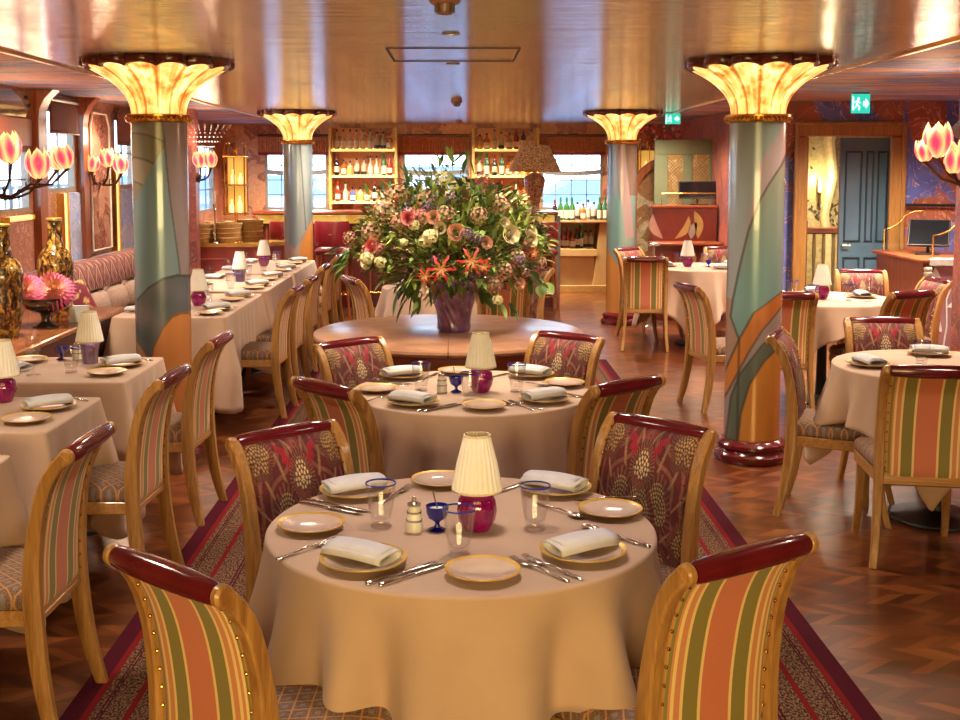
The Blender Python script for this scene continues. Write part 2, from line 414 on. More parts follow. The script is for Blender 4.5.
GOLDWP = mural('gold_tree_wallpaper', (176, 158, 96), (198, 182, 124), (206, 190, 136), (88, 72, 36), 3.2)
TERRA = wood('terracotta_panel', (128, 58, 40), (172, 92, 60), .35, 1.6, 2)

def colored(mb, fn):
    return [fn(p) for p in mb.v]
PAINT = attr('painted_column_lacquer', .24, .15, grain=.19, Coat_Weight=.5)
DAMASK = attr('damask_fabric', .75, bump=.2)
PETAL = attr('flower_petal', .6)
TULIP = attr('tulip_glass', .25, emit=1.15)
def m_mottle(nm, cs, sc, stretch, rough, emit=0):
    t = NT(nm); co = t.vmul(t.co(), stretch); n = t.noise(co, sc, 3, .65, .8)
    col = t.ramp(n, [(.40, lin(cs[0])), (.47, lin(cs[1])), (.55, lin(cs[2])), (.62, lin(cs[3]))])
    return t.pbr(col, rough, .05, None, Coat_Weight=.7 if rough < .4 else 0, **(dict(Emission_Color=col, Emission_Strength=emit) if emit else {}))
MOTTLE = m_mottle('mottled_vase_glaze', ((34, 22, 16), (96, 62, 28), (150, 106, 48), (214, 178, 92)), 34, (1, 1, .6), .16)
SPECKG = m_mottle('speckled_glaze', ((90, 56, 40), (170, 116, 84), (206, 156, 116), (226, 190, 150)), 60, (1, 1, 1), .3)
SPECKS = m_mottle('speckled_shade', ((110, 70, 42), (176, 120, 72), (200, 146, 90), (224, 178, 120)), 55, (1, 1, 1), .7, .22)

# ---------------------------------------------------------------- the room
H = 2.31
f = MB(); f.box(-3.6, 5.4, -1.7, 16.75, -.1, 0); struct('floor', f, FLOOR)
f = MB(); f.box(-1.234, 1.306, 1.0, 10.2, 0, .006); tag(f.build('runner_carpet', RUG), 'long dark-red bordered runner carpet under the round tables', 'carpet')
def ceil_panel(name, x0, x1, y0, y1, z, m, uv=False):
    b = MB(); b.box(x0, x1, y0, y1, z, z+.08); o = struct(name, b, m)
    if uv:
        me = o.data; u = me.uv_layers.new(name='uv')
        for lp in me.loops:
            c = me.vertices[lp.vertex_index].co; u.data[lp.index].uv = (c.y, c.x)
    return o
ceil_panel('ceiling', -2.35, 2.35, -1.7, 16.75, H, CEIL, True)
ceil_panel('ceiling_left', -3.6, -2.35, -1.7, 16.75, H+.004, MUR_C)
ceil_panel('ceiling_right', 2.35, 5.4, -1.7, 16.75, H+.004, MUR_C)
for i, s in enumerate((-1, 1)):
    b = MB(); b.box(s*2.352-.018, s*2.352+.018, -1.7, 16.5, H-.016, H+.01, .004); struct('trim_%d' % (i+1), b, BRASS)
# ceiling access hatch and its joint
hg = MB()
for (x0, x1, y0, y1) in ((-.37, .31, 5.99, 6.0), (-.37, .31, 6.71, 6.72), (-.375, -.365, 5.99, 6.72), (.305, .315, 5.99, 6.72)): hg.box(x0, x1, y0, y1, H-.004, H+.002)
struct('trim_3', hg, plain('joint_shadow_gap', (70, 52, 40), .6))

XL = -3.35
def wall_with_holes(name, axis, a, th, u0, u1, z0, z1, holes, m):
    """a wall on the plane axis=a, holes are (u0,u1,z0,z1) sorted along u and not overlapping"""
    b = MB(); u = u0
    def blk(ua, ub, za, zb):
        if ub-ua < 1e-4 or zb-za < 1e-4: return
        if axis == 'x': b.box(min(a, a+th), max(a, a+th), ua, ub, za, zb)
        else: b.box(ua, ub, min(a, a+th), max(a, a+th), za, zb)
    for (ha, hb, za, zb) in holes:
        blk(u, ha, z0, z1); blk(ha, hb, z0, za); blk(ha, hb, zb, z1); u = hb
    blk(u, u1, z0, z1); return struct(name, b, m)
LW = [(8.42, 9.08, 1.36, 1.86), (9.46, 10.16, 1.50, 2.2), (11.32, 12.0, 1.50, 2.2), (14.7, 15.9, 1.12, 2.0)]
wall_with_holes('wall_left', 'x', XL, -.07, -1.7, 16.75, 0, H+.01, LW, MUR_L)
BWIN = [(-2.75, -1.86, 1.11, 2.16), (-.80, .14, 1.11, 2.16), (1.16, 2.04, 1.11, 2.16)]
wall_with_holes('wall_back', 'y', 16.5, .25, -3.35, 3.1, 0, H+.01, BWIN, MUR_O)
b = MB(); b.box(3.42, 3.62, -1.7, 8.0, 0, H+.01); struct('wall_right', b, MUR_R)
b = MB(); b.box(3.62, 5.3, 7.85, 8.0, 0, H+.01); struct('wall_recess', b, MUR_R)
b = MB(); b.box(5.2, 5.4, 8.0, 13.2, 0, H+.01); struct('wall_recess_side', b, MUR_B)
wall_with_holes('wall_door', 'y', 10.8, .14, 2.95, 5.2, 0, H+.01, [(3.21, 4.09, 0, 2.0)], MUR_B)
b = MB(); b.box(2.95, 3.1, 10.94, 16.75, 0, H+.01); struct('wall_right_back', b, MUR_R)
b = MB(); b.box(3.1, 5.3, 12.9, 13.05, 0, H+.01); struct('wall_hall', b, GOLDWP)
b = MB(); b.box(-3.55, 3.62, -1.9, -1.7, 0, H+.01); struct('wall_front', b, TERRA)

def window(n, axis, a, u0, u1, z0, z1, nu, nz, transom=None, depth=.05):
    """frame with glazing bars; the pane is one sheet of glass"""
    root = thing('window_%d' % n, (0, 0, 0), None, None); root['kind'] = 'structure'
    P = (lambda ua, ub, za, zb, d0, d1, bb: bb.box(min(a+d0, a+d1), max(a+d0, a+d1), ua, ub, za, zb)) if axis == 'x' else (lambda ua, ub, za, zb, d0, d1, bb: bb.box(ua, ub, a+d0, a+d1, za, zb))
    s = -1 if axis == 'x' else 1
    fr = MB(); t = .035
    dd = .05 if axis == 'x' else .1
    P(u0, u0+t, z0, z1, 0, s*dd, fr); P(u1-t, u1, z0, z1, 0, s*dd, fr); P(u0+t, u1-t, z0, z0+t, 0, s*dd, fr); P(u0+t, u1-t, z1-t, z1, 0, s*dd, fr)
    fr.build('window_frame', plain('window_paint', (150, 132, 108), .4), root)
    mu = MB()
    for i in range(1, nu): u = u0+(u1-u0)*i/nu; P(u-.007, u+.007, z0+t, z1-t, s*(dd-.03), s*(dd-.012), mu)
    for i in range(1, nz): z = z0+(z1-z0)*i/nz; P(u0+t, u1-t, z-.007, z+.007, s*(dd-.03), s*(dd-.012), mu)
    if nu*nz > 1: mu.build('glazing_bar', plain('glazing_bar_grey', (116, 120, 126), .4), root)
    g = MB(); P(u0+t, u1-t, z0+t, z1-t, s*(dd-.024), s*(dd-.019), g); g.build('pane', PANE, root)
    if transom:
        tb = MB(); N = 10
        for k in range(N):
            ua = u0+(u1-u0)*k/N; ub = u0+(u1-u0)*(k+1)/N
            za = transom+.03*(2*k/N-1)**2; zb = transom+.03*(2*(k+1)/N-1)**2
            tb.add([(ua, a-.03, za-.03), (ub, a-.03, zb-.03), (ub, a-.03, zb+.035), (ua, a-.03, za+.035), (ua, a+.05, za-.03), (ub, a+.05, zb-.03), (ub, a+.05, zb+.035), (ua, a+.05, za+.035)],
                   [(0, 1, 2, 3), (4, 7, 6, 5), (3, 2, 6, 7), (0, 4, 5, 1), (0, 3, 7, 4), (1, 5, 6, 2)])
        tb.build('curved_transom', plain('transom_grey', (140, 134, 130), .3), root)
    return root
window(1, 'x', XL, *LW[0], 2, 2); window(2, 'x', XL, *LW[1], 2, 2); window(3, 'x', XL, *LW[2], 2, 2); window(4, 'x', XL, *LW[3], 3, 3)
for i, w in enumerate(BWIN): window(5+i, 'y', 16.5, *w, 4, 5, 1.62)
# dark sills
for i, w in enumerate(BWIN):
    b = MB(); b.box(w[0]-.05, w[1]+.05, 16.34, 16.56, 1.075, 1.11, .006); struct('trim_%d' % (4+i), b, REDW)

# door frame and the open leaf
fr = MB(); prof = [(0, -.05), (0, .0)]
for (x0, x1, z0, z1) in ((3.105, 3.225, 0, 1.99), (3.985, 4.105, 0, 1.99), (3.105, 4.105, 1.99, 2.105)):
    fr.box(x0, x1, 10.74, 10.80, z0, z1, .012)
for (x0, x1, z0, z1) in ((3.09, 3.13, 0, 2.1), (4.08, 4.12, 0, 2.1), (3.085, 4.125, 2.09, 2.125)): fr.box(x0, x1, 10.71, 10.76, z0, z1, .008)
struct('trim_7', fr, wood('door_frame_wood', (128, 84, 40), (168, 120, 62), .35, 2.2, 2))
DB = plain('dark_blue_door_paint', (84, 108, 124), .3, var=.15, scale=4, Coat_Weight=.3)
dr = thing('door_1', (4.10, 10.99, 0), None, None, rz=math.radians(-3)); dr['kind'] = 'structure'
lf = MB(); lf.box(-.49, 0, 0, .045, .01, 1.985)
lf.build('door_leaf', DB, dr)
pn = MB()
for (x0, x1, z0, z1) in ((-.45, -.29, 1.0, 1.86), (-.255, -.18, 1.0, 1.86), (-.15, -.05, 1.0, 1.86), (-.45, -.29, .2, .86), (-.255, -.05, .2, .86)):
    for (a0, a1, c0, c1) in ((x0, x1, z1-.02, z1), (x0, x1, z0, z0+.02), (x0, x0+.018, z0, z1), (x1-.018, x1, z0, z1)): pn.box(a0, a1, -.014, .004, c0, c1, .005)
pn.build('panel_moulding', plain('door_moulding_paint', (46, 62, 74), .3), dr)
hd = MB(); hd.tube([(-.46, 0, .97), (-.46, -.05, .97), (-.40, -.055, .97)], .009, 8); hd.build('door_handle', BRASS, dr)

# outside, beyond the far windows
SKB = plain('pale_building_stone', (206, 212, 220), .8, var=.15, scale=.5)
for i, (x, y, w, h) in enumerate([(-13, 62, 12, 6.4), (-3, 80, 10, 6.9), (9, 58, 10, 6.2)]):
    r = thing('distant_building', (x, y, -6), ['wide pale stone building seen through the window behind the left rear column', 'pale stone building seen through the window behind the bouquet', 'low pale stone building seen through the window behind the mottled lamp'][i], 'building')
    bb = MB(); bb.box(-w/2, w/2, -3, 3, 0, h); bb.build('wall', SKB, r)
    rf = MB(); rf.prism([(-w/2-.3, h), (w/2+.3, h), (w/2-1.4, h+.9), (-w/2+1.4, h+.9)], 'y', -3.3, 3.3); rf.build('roof', plain('slate_roof', (150, 164, 184), .7), r)
    for k in range(5):
        wx = -w/2+(k+.5)*w/5
        wb = MB(); wb.box(wx-.45, wx+.45, -3.06, -2.98, h-2.2, h-.5); wb.build('window', plain('far_window_glass', (130, 146, 170), .2), r)
rl = thing('balustrade', (-5.0, 0, 0), 'dark terrace railing outside the left-hand window behind the tulip sconce', 'railing')
b = MB(); b.box(-.03, .03, 8, 18, 1.46, 1.50); b.box(-.03, .03, 8, 18, .6, .64); b.build('rail', GREYM, rl)
b = MB()
for k in range(50): y = 8.2+k*.2; b.box(-.01, .01, y-.012, y+.012, .64, 1.46)
b.build('baluster_row', GREYM, rl)
b = MB(); b.box(-5.06, -4.94, 8.0, 8.12, -1.0, 1.46); b.box(-5.06, -4.94, 17.88, 18.0, -1.0, 1.46); b.v = [(x+5.0, y, z) for x, y, z in b.v]; b.build('post', GREYM, rl)
b = MB(); b.box(-12, -3.6, 4, 30, -1.1, -1.0); tag(b.build('terrace', plain('terrace_stone', (150, 152, 158), .8)), kind='structure')
b = MB(); b.box(-60, 60, 17.2, 120, -6.2, -6.0); tag(b.build('ground', plain('outdoor_ground', (138, 146, 150), .9, scale=.3)), kind='structure')
# ---------------------------------------------------------------- columns with lit capitals
def mixc(a, b, t): t = max(0, min(1, t)); return tuple(x+(y-x)*t for x, y in zip(a, b))
def colA(s, z):
    y = 168+175.8*(1.7-z); c = None
    def near(bx, w=.045): return abs(s-bx) < w
    b0 = interp(y, [345, 362, 385, 415, 455], [1.0, .38, -.1, -.38, -.5]) if y > 345 else 9
    b1 = interp(y, [325, 345, 375, 400, 455], [1.05, .3, -.45, -.75, -.95]) if y > 325 else 9
    b2 = interp(y, [305, 330, 352, 385, 410], [1.05, .3, -.15, -.7, -1.1]) if y > 305 else 9
    b3 = interp(y, [290, 312, 340, 365, 385], [1.05, 0, -.5, -.85, -1.1]) if y > 290 else 9
    s1 = interp(y, [118, 148, 165, 185, 200, 230, 262, 300, 318, 340], [1.5, 1.1, .85, .4, .12, -.25, -.5, -.75, -.82, -.5])
    if s > b0: c = mixc((206, 146, 68), (190, 124, 52), (s+1)/2)
    elif s > b1: c = mixc((98, 112, 96), (82, 92, 84), (s+1)/2)
    elif s > b2: c = (150, 136, 132)
    elif s > b3: c = mixc((200, 128, 62), (178, 104, 50), (s+1)/2)
    elif s > s1: c = mixc((136, 138, 118), (118, 154, 150), (y-170)/120)
    else:
        s0 = interp(y, [118, 140, 165, 195, 230, 280, 320], [1.05, .6, .05, -.12, -.3, -.62, -.9])
        c = (164, 146, 144) if s > s0 else mixc((156, 164, 164), (142, 154, 146), (s+1)/1.2)
        if y > 200: c = mixc(c, (150, 156, 164), .4) if s < s0 else c
        if y > 300: c = (160, 132, 112)
    for bb in (b0, b1, b2, b3, s1):
        if near(bb): c = mixc(c, (60, 56, 50), .55)
    if y > 443: c = mixc(c, (90, 60, 40), .4)
    return c
def colB(s, z):
    y = 168+175.8*(1.7-z)
    m = interp(y, [118, 140, 165, 200, 260, 330, 360], [.05, .15, .2, .3, .55, .78, .95])
    top = interp(s, [-1, -.3, .1, 1], [208, 168, 150, 120])
    d0 = interp(s, [-1, -.5, 0, .5, 1], [302, 286, 277, 274, 276]); d1 = interp(s, [-1, -.45, -.35, 0, .3, .6, 1], [338, 360, 345, 325, 315, 312, 313])
    ln = False
    if y > d1:
        c = mixc((206, 138, 78), (190, 114, 58), (y-320)/120)
        if s < -.45: c = mixc((176, 140, 104), (200, 134, 76), (y-345)/60)
        ln = y < d1+3
    elif y > d0: c = mixc((92, 104, 106), (112, 114, 120), (math.sin(y*.16-s*2)+1)/2*.7); ln = y < d0+2.5
    elif s > m: c = mixc((148, 136, 138), (166, 150, 148), (s-m)/.6); ln = s < m+.05
    elif y > top: c = mixc((106, 136, 140), (144, 164, 164), (math.sin((s+.2)*4)+1)/2*.8)
    else:
        r = math.hypot((s+1.1)*28, y-206)
        c = (128, 124, 104) if (int(r/24) % 2 == 0) else (142, 136, 118); ln = abs((r/24) % 1) < .07
    return mixc(c, (58, 60, 58), .5) if ln else c
def colC(s, z):
    y = 168+175.8*(1.7-z); v = interp(s, [-1, -.3, 1], [300, 322, 262])
    if y < v:
        c = mixc((116, 132, 138), (148, 156, 154), (math.sin(s*5)+1)/2)
        if abs(s-.15-.002*(y-118)) < .04: c = mixc(c, (60, 72, 76), .5)
        return c
    if s > .1 and y > 262+60*(1-s): return mixc((206, 140, 72), (184, 112, 56), (y-300)/150)
    return mixc((160, 140, 132), (186, 140, 104), (y-300)/140)
def colD(s, z):
    y = 168+175.8*(1.7-z)
    a = -.3+(y-118)*.004
    if s > a-.15 and s < a+.45 and y < 300: return (168, 144, 140)
    if y < 220: return mixc((120, 136, 150), (150, 132, 96), (s+.6)) if s < a else mixc((140, 112, 84), (120, 110, 100), s)
    if y < 360+40*s: return mixc((108, 142, 142), (138, 158, 146), (math.sin(s*4)+1)/2)
    return mixc((198, 140, 70), (176, 106, 52), (s+1)/2)
def column(loc, fn, label):
    t = thing('painted_column', loc, label, 'column', 'painted columns with glowing capitals')
    n = 192; zs = np.linspace(.0, 2.0, 360); vd = math.atan2(-loc[0], loc[1])   # +right direction as the room's main view sees it
    ang0 = math.atan2(-loc[1], -loc[0])
    b = MB(); cols = []
    rows = []
    tabl = []
    for j in range(n):
        a = 2*PI*j/n; s = math.sin(a-ang0); tabl.append(s)
    for z in zs:
        rows.append([(.158*math.cos(2*PI*j/n), .158*math.sin(2*PI*j/n), z) for j in range(n)])
        e = 2*PI/n*.3; half = {}
        for j in range(n):
            key = round(tabl[j], 5)
            if key not in half:
                a_ = math.asin(max(-1, min(1, key))); acc = [0, 0, 0]
                for da, dz in ((-e, -.0018), (e, -.0018), (-e, .0018), (e, .0018)):
                    cc = fn(math.sin(a_+da), z+dz); acc = [acc[q]+cc[q]/4 for q in range(3)]
                half[key] = lin(acc)
            cols.append(half[key])
    b.loft(rows, True); b.build('shaft', PAINT, t, colors=cols)
    b = MB(); b.lathe([(.205, 0), (.215, .02), (.215, .045), (.19, .062), (.186, .072), (.198, .085), (.198, .105), (.176, .125), (.166, .13)], 40); b.build('base_ring', MAHOG, t)
    b = MB(); b.lathe([(.166, 1.955), (.182, 1.96), (.187, 1.972), (.178, 1.982), (.186, 1.99), (.186, 2.0), (.168, 2.006)], 40)
    for k in range(40): a = 2*PI*k/40; b.sphere((.186*math.cos(a), .186*math.sin(a), 1.981), .008, 6, 4)
    b.build('brass_collar', BRASS, t)
    # trumpet capital, fluted
    K = 14; N = K*10
    def lobe(a): return abs(math.sin(K*a/2))**.6
    rings = []
    for i in range(15):
        q = i/14; r = .150+.250*q**2.3; rg = []
        for j in range(N):
            a = 2*PI*j/N; lb = lobe(a)
            rr = r*(1+(.06+.05*q)*(lb-.6)); zz = 2.0+.277*q - (1-lb)*.018*q**3
            rg.append((rr*math.cos(a), rr*math.sin(a), zz))
        rings.append(rg)
    b = MB(); b.loft(rings, False); b.build('fluted_capital', ALAB, t, angle=60)
    rings = []
    for (dr, dz) in ((-.010, -.006), (.006, -.010), (.016, -.002), (.018, .018), (.012, .03), (-.06, .032)):
        rg = []
        for j in range(N):
            a = 2*PI*j/N; lb = lobe(a); rr = (.400*(1+.11*(lb-.6))+dr); zz = 2.277-(1-lb)*.018*(1 if dz < .01 else .0)+dz
            rg.append((rr*math.cos(a), rr*math.sin(a), min(zz, 2.3085)))
        rings.append(rg)
    b = MB(); b.loft(rings, True); b.build('scalloped_rim', plain('rim_dark_red', (104, 40, 26), .25, var=.4, scale=12, Coat_Weight=.5), t, angle=60)
    return t
column((-1.72, 6.70, 0), colB, 'near left column, grey-green shaft with an ochre flame low on it')
column((1.715, 6.70, 0), colA, 'near right column, olive and teal shaft with orange and ochre arcs low on it')
column((-1.75, 12.65, 0), colC, 'rear column by the left banquette row, plain teal shaft ending in a V')
column((1.77, 12.65, 0), colD, 'rear column before the arched frame, blue shaft with a diagonal mauve stripe')
for (x, y) in ((-1.75, 6.65), (1.745, 6.65), (-1.75, 12.65), (1.77, 12.65)):
    pass

# ---------------------------------------------------------------- dining chairs
POST = [(-.275, 0.0), (-.245, .12), (-.222, .26), (-.212, .40), (-.212, .52), (-.222, .62), (-.240, .72), (-.264, .79), (-.292, .838), (-.322, .862)]
def resamp(P, n):
    P = np.array(P); d = np.r_[0, np.cumsum(np.hypot(*np.diff(P, axis=0).T))]
    # smooth with Catmull-Rom through numpy interpolation on a finer smoothed line
    t = np.linspace(0, d[-1], 120); y = np.interp(t, d, P[:, 0]); z = np.interp(t, d, P[:, 1])
    k = np.ones(13)/13; yp = np.convolve(np.pad(y, 6, 'edge'), k, 'valid'); zp = np.convolve(np.pad(z, 6, 'edge'), k, 'valid')
    yp[0], zp[0], yp[-1], zp[-1] = y[0], z[0], y[-1], z[-1]
    s = np.linspace(0, d[-1], n); return list(zip(np.interp(s, t, yp), np.interp(s, t, zp)))
BACKC = [p for p in resamp(POST, 80) if p[1] >= .375]

def damask_color(u, v):
    """u across -1..1, v up 0..1 : palmettes of pale seeds among crimson sprays on maroon"""
    bgc = (92, 26, 30)
    c = bgc
    n = math.sin(u*9.1+math.sin(v*14)*1.3)*math.sin(v*23+u*5)
    def fan(cu, cv, R, dens, ks, pal):
        nonlocal c
        du = (u-cu)*.55; dv = (v-cv); r = math.hypot(du, dv); a = math.atan2(du, dv)
        env = R*(1-.28*abs(a)/PI*2+.1*math.cos(ks*a))
        if r < env:
            k = int(r/dens); na = max(5, int(2*PI*(k+.5))); ph = (a/(2*PI)*na+(.5 if k % 2 else 0)) % 1-.5; rr = r/dens-k-.5
            d = math.hypot(ph*1.1, rr)
            c = pal[0] if d < .37 else ((78, 28, 30) if d > .44 else pal[1]); return True
        if r < env+.055:
            c = pal[2] if math.sin(a*ks*9) > .25 else bgc; return True
        return False
    au = abs(u)
    # feathery ground
    if math.sin((au*24+v*30)+3.2*math.sin(v*11-au*4)) > .62: c = (124, 76, 60)
    if math.sin((au*17-v*31)+2.5*math.sin(v*8)) > .9: c = (146, 108, 76)
    # crimson sprays left and right of the crown
    for k in range(4):
        sv = .70+.06*k; su = .10+.075*k
        if abs(v-sv-.25*(au-su)) < .028 and abs(au-su) < .09:
            c = (166, 26, 44) if (int((au+v)*40) % 2 == 0) else (120, 16, 34)
    if abs(au-.06-.12*(v-.7)) < .022 and v > .72: c = (140, 34, 44)
    pale = ((206, 184, 140), (150, 112, 84), (134, 92, 68)); gold = ((176, 142, 84), (120, 80, 54), (118, 78, 56)); olive = ((164, 140, 92), (104, 70, 52), (112, 74, 56))
    sg = 1 if u > 0 else -1
    fan(.80*sg, .85, .15, .026, 5, gold)
    fan(.40*sg, .47, .17, .026, 3, olive)
    fan(0, .42, .20, .025, 4, olive)
    fan(0, .70, .12, .03, 4, pale)
    fan(.95*sg, .28, .12, .024, 5, gold)
    fan(.52*sg, .10, .13, .024, 5, olive)
    fan(0, .06, .09, .026, 4, pale)
    return tuple(max(0, min(255, q*(1+.12*n))) for q in c)

def make_chair():
    t = thing('dining_chair', (0, 0, -50), 'x', 'chair')
    Q = resamp(POST, 22)
    for s in (-1, 1):
        b = MB(); rings = []
        for i, (y, z) in enumerate(Q):
            q = i/(len(Q)-1); y0, z0 = Q[max(i-1, 0)]; y1, z1 = Q[min(i+1, len(Q)-1)]
            d = Vector((0, y1-y0, z1-z0)).normalized(); nrm = Vector((0, d.z, -d.y))
            dep = .017+.010*math.sin(min(1, q*1.25)*PI)**.8 if q < .75 else .019
            wid = .0145+.004*min(1, q*2)
            x = s*(.186+.022*(1-min(1, q/.45))**2)
            c = Vector((x, y, z)); e = .72
            rings.append([tuple(c+Vector((1, 0, 0))*a*wid+nrm*bb*dep) for a, bb in ((-1, -e), (-e, -1), (e, -1), (1, -e), (1, e), (e, 1), (-e, 1), (-1, e))])
        b.loft(rings)
        X = Matrix.Translation((s*.187, -.324, .861)) @ Matrix.Rotation(PI/2, 4, 'Y')
        b.lathe([(.0, -.013), (.018, -.0125), (.0235, -.008), (.0245, .006), (.019, .0125), (0, .013)], 16, X=X)
        b.build('leg', OAK, t)
    for s in (-1, 1):
        b = MB(); rings = []
        for i in range(10):
            q = i/9; z = .39*(1-q); y = .20+.045*q**2-.012*math.sin(q*PI); x = s*(.188+.01*q**2); w = .021-.007*q
            rings.append([(x+a*w, y+bb*w, z) for a, bb in ((-1, -.8), (-.8, -1), (.8, -1), (1, -.8), (1, .8), (.8, 1), (-.8, 1), (-1, .8))])
        b.loft(rings); b.build('leg', OAK, t)
    def outline(k, zz, n=9):
        pts = []
        for (cx_, cy_, a0) in ((.185, .19, 0), (-.185, .19, PI/2), (-.158, -.185, PI), (.158, -.185, 3*PI/2)):
            for i in range(n):
                a = a0+PI/2*i/(n-1); r = .038
                pts.append(((cx_+r*math.cos(a))*k, (cy_+r*math.sin(a)+.0)*k, zz))
        return pts
    b = MB(); b.loft([outline(.985, .352), outline(1.0, .356), outline(1.0, .398), outline(.985, .402)]); b.build('seat_rail', OAKX, t)
    b = MB(); b.loft([outline(.96, .40), outline(.99, .408), outline(1.0, .425), outline(.985, .447), outline(.93, .462), outline(.75, .474), outline(.4, .480), outline(.05, .481)]); b.build('seat', SEAT, t, angle=60)
    # upholstered back : damask inside, stripes outside
    B = np.array(BACKC); nb = len(B)
    def bpt(u, v, off):
        f_ = v*(nb-1); i = int(min(f_, nb-2)); g = f_-i; y = B[i, 0]*(1-g)+B[i+1, 0]*g; z = B[i, 1]*(1-g)+B[i+1, 1]*g
        d = B[min(i+2, nb-1)]-B[max(i-1, 0)]; d = d/np.hypot(*d); ny, nz = d[1], -d[0]
        return (u*.172, y+ny*off, z+nz*off)
    b = MB(); nu, nv = 140, 170
    b.grid(lambda a, v: bpt(2*a-1, v, .006+.020*(1-abs(2*a-1)**6)*(1-abs(2*v-1)**10)), nu, nv)
    cols = [lin(damask_color(2*(k % nu)/(nu-1)-1, (k//nu)/(nv-1))) for k in range(nu*nv)]
    b.build('backrest', DAMASK, t, angle=80, colors=cols)
    b = MB(); b.grid(lambda a, v: bpt(2*a-1, v, -.006-.012*(1-abs(2*a-1)**8)*(1-abs(2*v-1)**12)), 17, 22, flip=True)
    b.add([bpt(-1, 0, .006), bpt(1, 0, .006), bpt(1, 0, -.006), bpt(-1, 0, -.006)], [(0, 1, 2, 3)])
    b.build('back_cover', STRIPE, t, angle=80)
    b = MB(); b.box(-.174, .174, -.226, -.200, .350, .378, .006); b.build('back_rail', OAKX, t)
    b = MB()
    X = Matrix.Translation((0, -.326, .862)) @ Matrix.Rotation(PI/2, 4, 'Y')
    b.lathe([(.0, -.174), (.021, -.174), (.0245, -.165), (.0285, -.09), (.030, 0), (.0285, .09), (.0245, .165), (.021, .174), (0, .174)], 20, X=X)
    b.build('top_roll', MAHOG, t)
    b = MB()
    for s in (-1, 1):
        for k in range(11):
            for off in (-.016, .022):
                p = bpt(s*.93, .06+.86*k/10, off); b.sphere(p, .0042, 6, 4)
    b.build('nail_trim', BRASS, t)
    return t
CH = Proto(make_chair())
def chair(px, py, dx, dy, label, group):
    """px,py: middle of the rolled top; dx,dy: the way the sitter faces"""
    L = math.hypot(dx, dy); dx /= L; dy /= L
    return CH.put((px+dx*.326, py+dy*.326, 0.0065 if -1.2 < px+dx*.2 < 1.27 and py < 10 else .0), face(dx, dy), label, group)
g1 = 'chairs around the front round table'; g2 = 'chairs around the second round table'; gl = 'chairs along the banquette row'; gr = 'chairs around the right-hand round tables'; gb = 'chairs around the small table behind the bouquet'
chair(-.605, 2.32, .653, .757, 'striped-back chair nearest the camera, at the left of the front round table', g1)
chair(.625, 2.42, -.55, .83, 'striped-back chair nearest the camera, at the right of the front round table', g1)
chair(-.55, 3.57, .68, -.73, 'dark damask chair at the far left of the front round table, facing the camera', g1)
chair(.65, 3.68, -.69, -.72, 'dark damask chair at the far right of the front round table, facing the camera', g1)
chair(-.512, 4.335, .73, .68, 'green-striped chair back between the front and second round tables, left side', g2)
chair(.65, 4.39, -.62, .74, 'striped chair back between the front and second round tables, right side', g2)
chair(-.523, 5.43, .68, -.73, 'damask chair between the second round table and the flower table, left side', g2)
chair(.54, 5.64, -.64, -.77, 'damask chair between the second round table and the flower table, right side', g2)
for i, (x, y, dx, dy, lb) in enumerate([
    (-1.135, 3.50, -1, .03, 'striped chair nearest the camera in the row along the banquette tables'),
    (-1.15, 4.61, -1, .06, 'second striped chair from the camera in the row along the banquette tables'),
    (-1.165, 5.60, -1, .06, 'third striped chair of the banquette row, beside the near left column'),
    (-1.125, 7.98, -1, .05, 'fourth striped chair of the banquette row, first beyond the near left column'),
    (-1.11, 8.68, -1, .05, 'fifth striped chair of the banquette row, beyond the edge of the flower table'),
    (-1.135, 9.80, -1, .04, 'sixth striped chair of the banquette row, left of the small clothed table'),
    (-1.135, 10.92, -1, .03, 'seventh chair of the banquette row, second from its far end'),
    (-1.14, 11.75, -1, .03, 'last chair at the far end of the banquette row')]): chair(x, y, dx, dy, lb, gl)
chair(1.96, 4.73, .17, .98, 'large striped chair back at the right edge, before the near right-hand table', gr)
chair(1.59, 5.78, .86, -.36, 'chair seen side-on beside the near right column, patterned seat showing', gr)
chair(2.31, 6.29, -.1, -1, 'damask chair behind the near right-hand table, facing the camera', gr)
chair(2.16, 7.58, .05, 1, 'striped chair back directly right of the near right column', gr)
chair(3.02, 7.66, -.42, .9, 'dark striped chair back right of the table lamp, before the podium', gr)
chair(3.23, 9.30, -.1, -1, 'red damask chair behind the lamp of the podium-side table', gr)
chair(1.605, 8.14, .95, .22, 'striped chair seen side-on left of the near right column', gr)
chair(3.55, 8.55, -1, -.1, 'brown patterned chair beside the painted pier at the right edge', gr)
chair(1.72, 10.63, .15, 1, 'striped chair back facing the reception desk, left of its table', gr)
chair(1.72, 11.85, .65, -.75, 'reddish chair at the base of the rear right column', gr)
chair(2.75, 12.02, -.2, -1, 'small red damask chair in front of the reception desk', gr)
chair(-.81, 8.60, .9, .38, 'pale striped chair left of the small clothed table behind the flowers', gb)
chair(.36, 8.72, -.2, 1, 'striped chair back behind the flower table, right of the vase', gb)
chair(.68, 9.55, -.85, -.4, 'chair with curved frame behind the drooping flowers, near the bar stool', gb)

